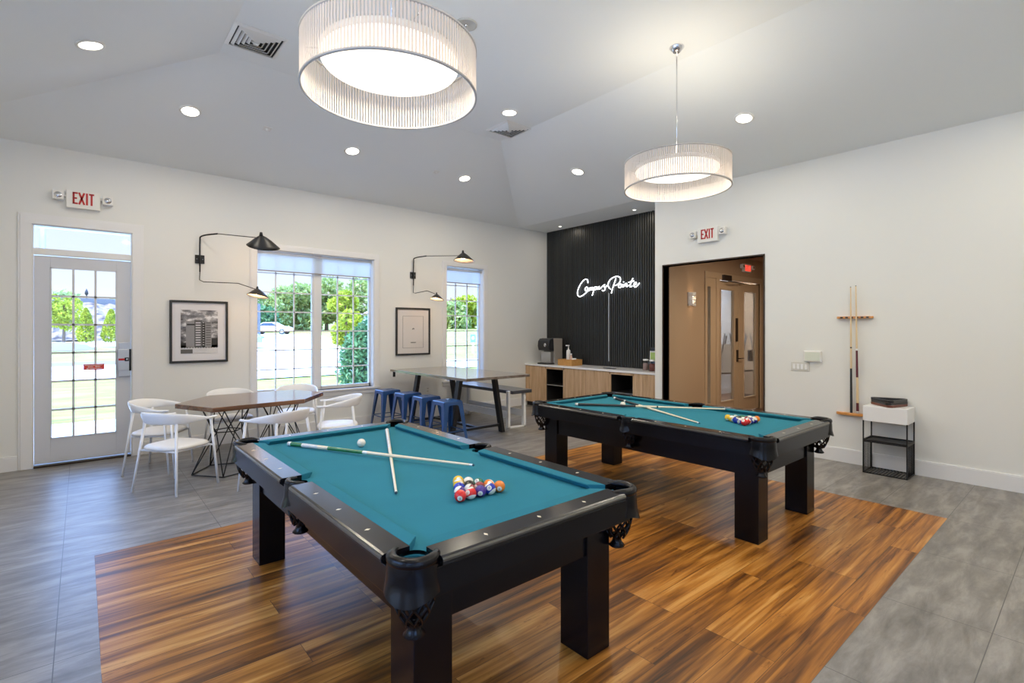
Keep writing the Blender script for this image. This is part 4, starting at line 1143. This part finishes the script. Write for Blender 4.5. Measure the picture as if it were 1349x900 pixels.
# ------------------------------------------------------------------ neon lettering
f_, cx_, hy_, ch_ = 665.5, 674.5, 434.6, 1.58
def wallpt(zx, zy):          # tracing in the plane of the slat wall -> (Y, Z)
    px, py = 740+zx/11.24, 350+zy/11.24
    u = (px-cx_)/f_; v = (hy_-py)/f_; dx = .7609*u+.6488; dy = -.6489*u+.7609; t = 7.70/dx
    return (dy*t, ch_+v*t)
STR = [
 [(388, 258), (384, 220), (358, 200), (322, 220), (280, 272), (247, 340), (232, 400), (240, 442), (270, 460), (312, 440), (352, 408), (378, 382)],
 [(388, 328), (366, 318), (345, 342), (350, 370), (372, 366), (388, 328), (386, 362), (400, 374), (410, 345), (418, 328), (424, 340), (418, 368), (426, 335), (438, 325), (442, 340), (436, 364), (444, 332), (456, 322), (460, 336), (456, 358), (468, 350)],
 [(486, 318), (474, 365), (462, 410), (450, 442)], [(482, 330), (500, 314), (514, 322), (512, 344), (494, 356), (478, 350)],
 [(526, 312), (522, 340), (532, 350), (546, 336), (556, 308), (552, 336), (562, 346), (580, 330)],
 [(580, 330), (606, 306), (638, 280), (622, 300), (640, 335), (636, 360), (612, 376), (598, 364)], [(640, 335), (660, 305), (672, 296)],
 [(802, 190), (786, 240), (762, 310), (745, 370), (734, 412)],
 [(728, 350), (700, 328), (686, 285), (700, 232), (745, 186), (800, 162), (848, 166), (870, 196), (862, 240), (828, 278), (786, 296), (764, 292)],
 [(872, 274), (850, 278), (838, 302), (850, 326), (872, 320), (884, 296), (872, 274), (896, 286)],
 [(903, 276), (896, 302), (904, 316), (920, 304), (930, 272), (924, 310), (932, 286), (952, 264), (962, 272), (956, 300), (966, 310), (990, 290)],
 [(914, 243), (920, 240)],
 [(1054, 186), (1034, 232), (1012, 288), (1008, 310), (1022, 316), (1044, 300)], [(984, 250), (1026, 238), (1070, 228)],
 [(1066, 292), (1094, 278), (1106, 258), (1094, 246), (1076, 262), (1068, 292), (1082, 318), (1110, 304), (1152, 258)]]
ns = thing('neon_sign', 'glowing white script neon reading Campus Pointe on the slat panel', 'neon sign', (7.70, 6.2, 2.35))
tubes = mb('neon')
for s_ in STR:
    pts = [wallpt(*p) for p in s_]; pts = [(0, y-6.2, z-2.35) for y, z in pts]
    tubes.tube(crom(pts, 4), .0075, 8)
tubes.build('neon_lettering', ns)
sup = mb('whitep')
for p in ((300, 440), (500, 320), (640, 340), (745, 370), (850, 300), (1010, 300)):
    y, z = wallpt(*p); sup.tube([(.0, y-6.2, z-2.35), (.028, y-6.2, z-2.35)], .004, 6)
sup.build('standoff', ns)
mb(pm('grey_cable', (.35, .38, .42), .4)).box(.012, -.028, .975-2.35, .026, -.006, 2.29-2.35).build('power_cable', ns)

# ------------------------------------------------------------------ hall beyond the opening
HYd = 4.49; HC = 2.95
struct(mb('hallfloor').box(RX+.18, -.4, -.1, 12.6, 8.6, -.002).build('floor_hall'))
struct(mb('tan').box(RX+.14, -.4, HC, 12.6, HYd, HC+.1).build('ceiling_hall'))
wall_y('wall_hall_back', -.5, -.4, RX+.14, 12.6, HC, [], 'tan')
wall_x('wall_hall_end', 12.5, 12.6, -.4, 8.6, HC, [], 'tan')
wall_y('wall_hall_doors', HYd, HYd+.09, RX+.14, 12.5, HC, [(8.28, 10.36, 0, 2.50)], 'tan')
dd = sempty('door_2')
fr = mb('tantrim'); y0_, y1_ = HYd-.02, HYd+.09
fr.box(8.20, y0_, 0, 8.28, y1_, 2.50); fr.box(8.20, y0_, 2.50, 10.44, y1_, 2.60); fr.box(10.36, y0_, 0, 10.44, y1_, 2.50); fr.box(8.60, y0_+.004, 0, 8.72, y1_, 2.50)
fr.box(8.28, HYd, 2.34, 8.60, HYd+.08, 2.50); fr.box(8.28, HYd, 0, 8.60, HYd+.08, .28); fr.box(8.42, HYd, .28, 8.60, HYd+.08, 2.34)
fr.build('door_frame', dd, bevel=.006)
mb('glass').box(8.28, HYd+.05, .28, 8.42, HYd+.055, 2.34).build('sidelight_glass', dd)
for (a, b, g0, g1) in ((8.725, 9.475, 8.80, 9.29), (9.485, 10.355, 9.70, 10.21)):
    l = mb('tantrim'); y0_, y1_ = HYd+.015, HYd+.06
    l.box(a, y0_, .02, g0, y1_, 2.47); l.box(g1, y0_, .02, b, y1_, 2.47); l.box(g0, y0_, .02, g1, y1_, .28); l.box(g0, y0_, 2.31, g1, y1_, 2.47)
    for q in (g0-.025, g1): l.box(q, y0_-.012, .265, q+.025, y0_, 2.325)
    for q in (.255, 2.31): l.box(g0, y0_-.012, q, g1, y0_, q+.025)
    leaf = l.build('door_leaf', dd, bevel=.003)
    mb('glass').box(g0, HYd+.035, .28, g1, HYd+.04, 2.31).build('glass', leaf)
mb('bronze').box(9.37, HYd-.003, 1.36, 9.44, HYd+.017, 1.80).build('pull_plate', dd, bevel=.002)
hn = mb('bronze').box(9.40, HYd-.003, .98, 9.455, HYd+.017, 1.20); hn.tube([(9.43, HYd+.0, 1.04), (9.43, HYd-.05, 1.04), (9.56, HYd-.05, 1.04)], .010, 8); hn.build('door_handle', dd, bevel=.002)
dc = mb('bronze').box(8.78, HYd-.07, 2.47, 9.06, HYd-.02, 2.57); dc.tube([(8.95, HYd-.05, 2.47), (9.0, HYd-.14, 2.445), (9.58, HYd-.04, 2.455)], .012, 6); dc.build('door_closer', dd, bevel=.004)
exit_sign('glowing red EXIT sign over the double doors in the hall', (9.73, HYd, 2.765), 0, heads=True, glow=True).scale = (.9, 1, .75)
hs = thing('hall_sconce', 'white half-cylinder slotted wall light on the tan hall wall', 'wall lamp', (7.745, HYd, 2.09), PI/2)
b_ = mb('white')
for z0, z1 in ((-.115, -.075), (-.055, -.04), (-.02, -.005), (.015, .03), (.05, .115)):
    b_.lathe([(.09, z0), (.09, z1), (.084, z1), (.084, z0), (.09, z0)], (0, 0, 0), 16, PI/2, 3*PI/2)
b_.lathe([(.09, -.115), (.09, .115), (.084, .115), (.084, -.115), (.09, -.115)], (0, 0, 0), 5, PI/2+.0, PI/2+.95)
b_.lathe([(.09, -.115), (.09, .115), (.084, .115), (.084, -.115), (.09, -.115)], (0, 0, 0), 5, 3*PI/2-.95, 3*PI/2)
b_.build('shell', hs)
mb('disc').lathe([(.016, -.07), (.016, .07)], (-.035, 0, 0), 10).build('lamp_tube', hs)
light('hall_sconce_light', 'POINT', (-.035, 0, -.0), 6, (1, .66, .38), .02, parent=hs)
hc = thing('hall_downlight', 'round ceiling light in the hall out of sight above the doorway', 'ceiling light', (8.4, 2.6, HC))
mb('lens').lathe([(0, -.008), (.12, -.008), (.13, 0)], n=24).build('lens', hc); light('hall_light', 'AREA', (0, 0, -.02), 52, (1, .80, .58), .24, parent=hc)
# vestibule behind the double doors, with easels
struct(mb(pm('vestibule_paint', (.70, .74, .80), .6)).box(7.94, 6.1, 0, 14.6, 6.2, HC).box(7.94, HYd+.09, HC, 14.6, 6.2, HC+.1).box(12.5, HYd-.1, 0, 12.6, HYd+.09, HC).box(14.5, 4.4, 0, 14.6, 6.1, HC).box(12.5, 4.3, 0, 14.6, 4.4, HC).build('wall_vestibule'))
struct(mb('hallfloor').box(12.6, 4.3, -.1, 14.6, 6.2, -.002).build('floor_vestibule'))
struct(mb('trim').box(8.0, 6.085, 0, 14.5, 6.1, .15).build('baseboard_vestibule'))
vc = thing('vestibule_fill', 'added unseen fill light in the vestibule behind the double doors', 'ceiling light', (11.0, 5.4, HC))
mb('lens').box(-.3, -.3, -.012, .3, .3, 0).build('lens', vc); light('vestibule_fill_lamp', 'AREA', (0, 0, -.03), 170, (.85, .92, 1), .6, parent=vc)  # unseen lamp added to brighten the room behind the doors
def easel(label, loc, rz, board):
    e = thing('easel', label, 'easel', loc, rz)
    for a, b in (((-.32, 0, 0), (-.06, .0, 1.5)), ((.32, 0, 0), (.06, 0, 1.5)), ((0, .45, 0), (0, .03, 1.45))): mb('blackm').tube([a, b], .012, 6).build('leg', e)
    mb('blackm').box(-.28, -.03, .62, .28, .0, .65).build('ledge', e)
    return e
easel('black easel holding a tilted white sign behind the hall doors', (10.70, 5.32, 0), -.5, 1)
sgn = thing('sign_board', 'tilted white sign board standing on the first easel', 'sign', (10.68, 5.28, .655), -.5)
bd = mb('whitep'); bd.box(-.24, -.016, 0, .24, -.008, .62); bd.build('board', sgn).rotation_euler = (-.12, 0, 0)
easel('black easel with a dark box seen through the right hall door', (11.75, 5.35, 0), -.4, 1)
db = tag(mb('dkrack').box(-.14, -.05, 0, .14, .0, .26).build('literature_box', bevel=.004, loc=(11.73, 5.29, .86)), 'dark literature box on the easel beyond the hall doors', 'box')

# ------------------------------------------------------------------ outdoors
def gz(y, s=.021): return -.15+s*(y-8.1)
def gpoly(name, pts, key, dz):
    m_ = mb(key); m_.add([(x, y, gz(y)+dz) for x, y in pts], [tuple(range(len(pts)))]); return struct(m_.build(name))
gpoly('ground_lawn', [(-60, 8.12), (90, 8.12), (220, 220), (-120, 220)], 'lawn', 0)
gpoly('patio_paving', [(-6, 8.12), (3, 8.12), (3, 11.7), (-6, 11.7)], 'concrete', .03)
gpoly('path_paving', [(3.2, 8.12), (30, 8.12), (30, 14.3), (3.2, 14.3)], 'concrete', .025)
gpoly('street_paving', [(-30, 19.3), (3.2, 19.3), (3.2, 24.9), (-30, 24.9)], 'asphalt', .03)
gpoly('parking_lot', [(3.2, 16.9), (8, 16.9), (17, 44), (21.5, 60.5), (13, 72), (3.2, 72)], 'asphalt', .035)
gpoly('road_paving', [(8, 16.9), (60, 15.0), (60, 19.5), (9.2, 20.6)], 'asphalt', .03)
kb = mb('mulch'); kb.add([(-30, 25.0, gz(25)), (3.2, 25.0, gz(25)), (3.2, 25.3, gz(25.3)+.14), (-30, 25.3, gz(25.3)+.14)], [(0, 1, 2, 3)]); struct(kb.build('kerb_shadow_strip'))  # kerb given the dark mulch colour to stand for its shadow
gpoly('far_path', [(-30, 39.5), (3, 39.5), (3, 48), (-30, 48)], 'concrete', .03)
# added outside the unseen walls: paving that bounces light, roof that blocks sun
struct(mb(pm('side_bounce_stone', (.40, .37, .32), .9)).box(-16, -14, -.2, BX-.2, 8.1, -.06).build('side_bounce_paving'))
struct(mb('concrete').box(BX-.2, -14, -.2, 13, BY-.2, -.06).build('back_bounce_paving'))
struct(mb('trim').box(BX-1.8, BY-.2, 3.05, BX-.2, 8.1, 3.2).build('added_sun_screen'))
# riprap bank
bank = mb('rock'); rows = []
for j in range(15):
    t = j/14; row = []
    for i in range(60):
        x = -14+26*i/59; row.append((x+random.uniform(-.12, .12), 49+7*t+random.uniform(-.2, .2), gz(49)+3.1*t+random.uniform(-.10, .14)))
    rows.append(row)
bank.grid(rows, smooth=False); o = bank.build('rock_bank'); tag(o, 'pinkish stone riprap bank rising beyond the lawn through the glass door', 'rock bank')
rf = mb('g2').box(-14, 56.2, gz(56), 14, 56.6, gz(49)+3.55); o = rf.build('retaining_wall'); tag(o, 'grey retaining wall along the top of the stone bank', 'retaining wall')
def leaves(m_, fn, n, size, flat=0.):
    for _ in range(n):
        p, s_ = fn(); a = Vector((random.gauss(0, 1), random.gauss(0, 1), random.gauss(0, 1)+flat)).normalized(); b = a.orthogonal().normalized(); c = a.cross(b)
        th = random.uniform(0, 2*PI); b, c = b*math.cos(th)+c*math.sin(th), c*math.cos(th)-b*math.sin(th); L = size*s_*random.uniform(.7, 1.3)
        m_.add([p-b*L, p+c*L*.45, p+b*L, p-c*L*.45], [(0, 1, 2, 3)])
def blob(cx, cy, cz, rx, ry, rz_):
    def fn():
        while True:
            v = Vector((random.gauss(0, 1), random.gauss(0, 1), random.gauss(0, 1)))
            if v.length > 1e-3: break
        v.normalize(); r = random.uniform(.72, 1.04)
        return Vector((cx+v.x*rx*r, cy+v.y*ry*r, cz+v.z*rz_*r)), 1.
    return fn
def tree(label, x, y, h, r, key, n=2600, size=.28, name='tree', group=None, trunkh=.25, clumps=7, seed=0):
    random.seed(seed+int(x*10)); T = thing(name, label, 'tree', (x, y, gz(y)), 0, group)
    tk = mb('bark').tube([(0, 0, 0), (.05, 0, h*.5), (0, .05, h*.8)], [r*.08, r*.05, r*.02], 8); tk.build('trunk', T)
    c_ = mb(key)
    for k in range(clumps):
        a = random.uniform(0, 2*PI); d_ = random.uniform(0, .55)*r; zz = random.uniform(trunkh+.12, .85)*h
        s_ = random.uniform(.4, .62)*r*(1.05-.35*abs(zz/h-.5))
        leaves(c_, blob(d_*math.cos(a), d_*math.sin(a), zz, s_, s_, min(s_*.85, h*.3)), n//clumps, size)
    c_.build('crown', T); return T
GT = 'trees beyond the parking lot and lawn'
tree('tall pale green tree behind the white car at the window edge', 17.4, 82, 9.6, 3.6, 'leaf', 3200, .42, group=GT, seed=1)
tree('broad low willow right of the tallest tree beyond the lot', 23.0, 84, 6.8, 4.2, 'leaf', 3400, .42, group=GT, seed=2, trunkh=0)
tree('broad willow seen through the middle of the wide window', 27.5, 86, 7.6, 4.6, 'leaf', 3400, .42, group=GT, seed=3, trunkh=0)
tree('rounded tree just left of the window mullion', 31.8, 86, 8.6, 4.4, 'leaf', 3400, .42, group=GT, seed=4, trunkh=0)
tree('round tree just right of the window mullion behind the lime one', 37.5, 88, 8.8, 5.0, 'leaf', 3400, .42, group=GT, seed=5, trunkh=0)
tree('low tree showing at the right of the wide window', 47.5, 92, 6.6, 5.5, 'leaf', 3200, .45, group=GT, seed=6, trunkh=0)
tree('dark lower tree behind the parked cars', 20.0, 77, 3.6, 3.0, 'leafd', 1800, .35, group=GT, seed=7, trunkh=0)
tree('lime yellow tree behind the big shrub', 10.0, 24.5, 3.6, 1.0, 'leafy', 3600, .12, seed=8, trunkh=.05)
for k, (x, y, h, lab) in enumerate(((62, 104, 8.5, 'leftmost green tree in the narrow window'), (69, 104, 9.5, 'second green tree from the left in the narrow window'), (77, 108, 9.0, 'third green tree in the narrow window'), (86, 108, 10, 'rightmost green tree in the narrow window'))):
    tree(lab, x, y, h, 6.0, 'leaf' if k % 2 else 'leafy', 3000, .6, group='trees past the far lawn', seed=20+k, trunkh=0)
for k, (x, y, lab) in enumerate(((-8, 62, 'hazy tree above the wall at the hinge side of the door'), (-1.5, 64, 'hazy tree above the wall seen mid door'), (4.5, 63, 'hazy tree above the wall at the handle side of the door'))):
    tree(lab, x, y, 4.2+.5*(k == 1), 3.0, 'leaf', 1500, .35, group='trees above the stone bank', seed=30+k, trunkh=0)
tree('young yellow-green tree on the mulch mound outside the door', -.85, 42.5, 3.7, 1.2, 'leafy', 2400, .12, seed=9, trunkh=.22)
def conifer(label, x, y, h, r):
    random.seed(int(x*100)+5); T = thing('conifer', label, 'conifer', (x, y, gz(y)), 0, 'small conifers before the stone bank'); c_ = mb('leafy')
    def fn():
        t = random.random()**.8; rr = r*(1-t)**.65*min(1, .55+2*t)*random.uniform(.8, 1.05); a = random.uniform(0, 2*PI); return Vector((rr*math.cos(a), rr*math.sin(a), .08+t*h)), 1.
    leaves(c_, fn, 2200, .10); c_.build('foliage', T); mb('bark').tube([(0, 0, 0), (0, 0, h*.8)], [.07, .03], 6).build('trunk', T)
conifer('pointed yellow-green conifer nearer the young tree', .25, 46, 2.35, .65); conifer('pointed yellow-green conifer nearer the door handle', 1.62, 46, 2.3, .68)
mm = mb('mulch').lathe([(1.7, 0), (1.2, .28), (.6, .42), (0, .46)], n=24); o = mm.build('mulch_mound', loc=(-.95, 37.5, gz(37.5)-.02)); tag(o, 'brown mulch mound around the young tree on the lawn', 'mulch mound')
lp = thing('lamp_post', 'distant dark lamp post above the stone bank', 'lamp post', (.35, 57.5, gz(49)+3.0)); mb('blackm').tube([(0, 0, 0), (0, 0, .9)], .05, 8).build('post', lp); mb('blackm').lathe([(.06, .9), (.13, 1.0), (.11, 1.2), (.03, 1.4), (0, 1.5)], n=12).build('lantern', lp)
fp = tag(mb('steel').tube([(0, 0, 0), (0, 0, 6.5)], .045, 10).build('flag_pole', loc=(-.52, 12.2, gz(12.2))), 'slim grey pole outside seen through the transom', 'pole')
# big shrub by the window
sb = thing('shrub', 'large dark green leafy shrub right outside the wide window', 'shrub', (4.98, 10.6, gz(10.6)))
random.seed(5); c_ = mb('leafd')
for (cx, cy, cz, rx, ry, rz_, n) in ((.0, 0, .72, .78, .7, .85, 3800), (.22, .1, 1.38, .62, .6, .66, 2800), (-.10, 0, 1.12, .62, .55, .7, 2200), (.62, .1, 1.05, .6, .6, .95, 2400)):
    leaves(c_, blob(cx, cy, cz, rx, ry, rz_), n, .055)
c_.build('foliage', sb)
cr = mb('dark'); cr.lathe([(0, .0), (.5, .1), (.62, .7), (.5, 1.3), (.2, 1.7), (0, 1.75)], (.15, 0, 0), 16); cr.build('dark_shade_core', sb)  # dark solid core standing in for the shade inside the foliage
# cars
def car(label, loc, rz, key):
    T = thing('car', label, 'car', loc, rz); 
    body = [(-2.3, .35), (-2.28, .75), (-2.0, .92), (-1.35, .98), (-.75, 1.38), (.35, 1.42), (1.15, 1.0), (1.95, .86), (2.28, .66), (2.3, .35)]
    b = mb(key); 
    def sec(y, k): return [(x, y, .35+(z-.35)*k if z > 1.0 else z) for x, z in body]
    b.grid([sec(-.86, .98), sec(-.70, 1.), sec(.70, 1.), sec(.86, .98)], smooth=False)
    b.add(sec(-.86, .98), [tuple(range(len(body)))]); b.add(sec(.86, .98), [tuple(range(len(body)))]); b.build('body', T, bevel=.05, seg=3)
    for s_ in (-1, 1):
        g = mb(M['carglass']); g.hexa([(x, s_*.875, z) for x, z in ((-1.2, 1.0), (-.72, 1.30), (.30, 1.33), (.95, 1.0))], [(x, s_*.85, z) for x, z in ((-1.2, 1.0), (-.72, 1.30), (.30, 1.33), (.95, 1.0))]); g.build('side_window', T)
        for x in (-1.42, 1.42):
            w_ = mb('dkrack').lathe([(0, -.11), (.30, -.11), (.33, -.08), (.33, .08), (.30, .11), (0, .11)], (x, s_*.78, .33), 20, axis='y'); w_.mat('steel').lathe([(.0, s_*.115), (.2, s_*.113)], (x, s_*.78, .33), 14, axis='y'); w_.build('wheel', T)
M['carglass'] = pm('car_glass', (.05, .07, .10), .1)
car('white sedan parked across the lot', (17.2, 64.0, gz(64)+.03), -.62, pm('car_white', (.78, .80, .82), .25, coat=.5))
car('grey-blue car parked closer, cut by the window frame', (6.6, 35.2, gz(35.2)+.03), -.35, pm('car_blue', (.20, .27, .38), .3, coat=.5))
bb = thing('far_building', 'low pale building among the trees beyond the window', 'building', (38.8, 74, gz(74))); mb('concrete').box(-3, 0, 0, 5, 6, 2.9).build('wall', bb); mb('g4').hexa([(-3.4, -.4, 2.9), (5.4, -.4, 2.9), (5.4, 6.4, 2.9), (-3.4, 6.4, 2.9)], [(-1.5, 2.5, 4.3), (3.5, 2.5, 4.3), (3.5, 3.5, 4.3), (-1.5, 3.5, 4.3)]).build('roof', bb)
ps = thing('parking_sign', 'small blue and white sign on a white post across the road', 'sign', (17.9, 24.6, gz(24.6)), -.6)
mb('whitep').box(-.09, -.04, 0, .09, .04, .9).build('post', ps); pb_ = mb(pm('sign_blue', (.16, .28, .42), .5)).box(-.22, -.06, .75, .22, -.03, 1.3); pb_.mat('whitep').lathe([(0, -.065), (.13, -.065), (.13, -.06)], (0, 0, 1.03), 16, axis='y'); pb_.build('sign_face', ps)

ps.scale = (.7, .7, .85)
# ------------------------------------------------------------------ sky, sun, camera
W = bpy.data.worlds.new('sky'); S.world = W; W.use_nodes = True; nt = W.node_tree; nt.nodes.clear()
tc = N(nt, 'ShaderNodeTexCoord'); sp_ = N(nt, 'ShaderNodeSeparateXYZ'); nt.links.new(tc.outputs['Generated'], sp_.inputs[0])
r = ramp(nt, [(0., (.66, .72, .76)), (.02, (.90, .95, 1.)), (.17, (.72, .83, 1.)), (.34, (.24, .46, 1.)), (1., (.2, .45, 1.))]); nt.links.new(sp_.outputs[2], r.inputs[0])
st_ = N(nt, 'ShaderNodeMapRange'); st_.inputs['From Min'].default_value = .17; st_.inputs['From Max'].default_value = .50; st_.inputs['To Min'].default_value = 1.12; st_.inputs['To Max'].default_value = 12.
nt.links.new(sp_.outputs[2], st_.inputs['Value'])
bg = N(nt, 'ShaderNodeBackground'); nt.links.new(r.outputs[0], bg.inputs[0]); nt.links.new(st_.outputs[0], bg.inputs[1])
ow = N(nt, 'ShaderNodeOutputWorld'); nt.links.new(bg.outputs[0], ow.inputs[0])
sl_ = bpy.data.lights.new('sun', 'SUN'); sl_.energy = 8.5; sl_.angle = .012; sl_.color = (1, .96, .88)
so_ = bpy.data.objects.new('sun', sl_); C.objects.link(so_)
so_.rotation_euler = Vector((-.52, -.16, .86)).to_track_quat('Z', 'Y').to_euler()

cam = bpy.data.cameras.new('camera'); co = bpy.data.objects.new('camera', cam); C.objects.link(co)
cam.sensor_width = 36; cam.lens = 36*665.5/1349; cam.shift_y = -(450-434.6)/1349
cam.clip_start = .05; cam.clip_end = 1000
co.location = (0, 0, 1.58); co.rotation_euler = (PI/2, 0, -math.atan2(.6488, .7609))
S.camera = co
S.view_settings.view_transform = 'Standard'; S.view_settings.look = 'None'; S.view_settings.gamma = 1; S.view_settings.use_curve_mapping = False
S.view_settings.exposure = 0.13
S.cycles.use_denoising = True
S.cycles.max_bounces = 10; S.cycles.diffuse_bounces = 6; S.cycles.transparent_max_bounces = 16
S.cycles.sample_clamp_indirect = 6.
S.cycles.caustics_reflective = False; S.cycles.caustics_refractive = False
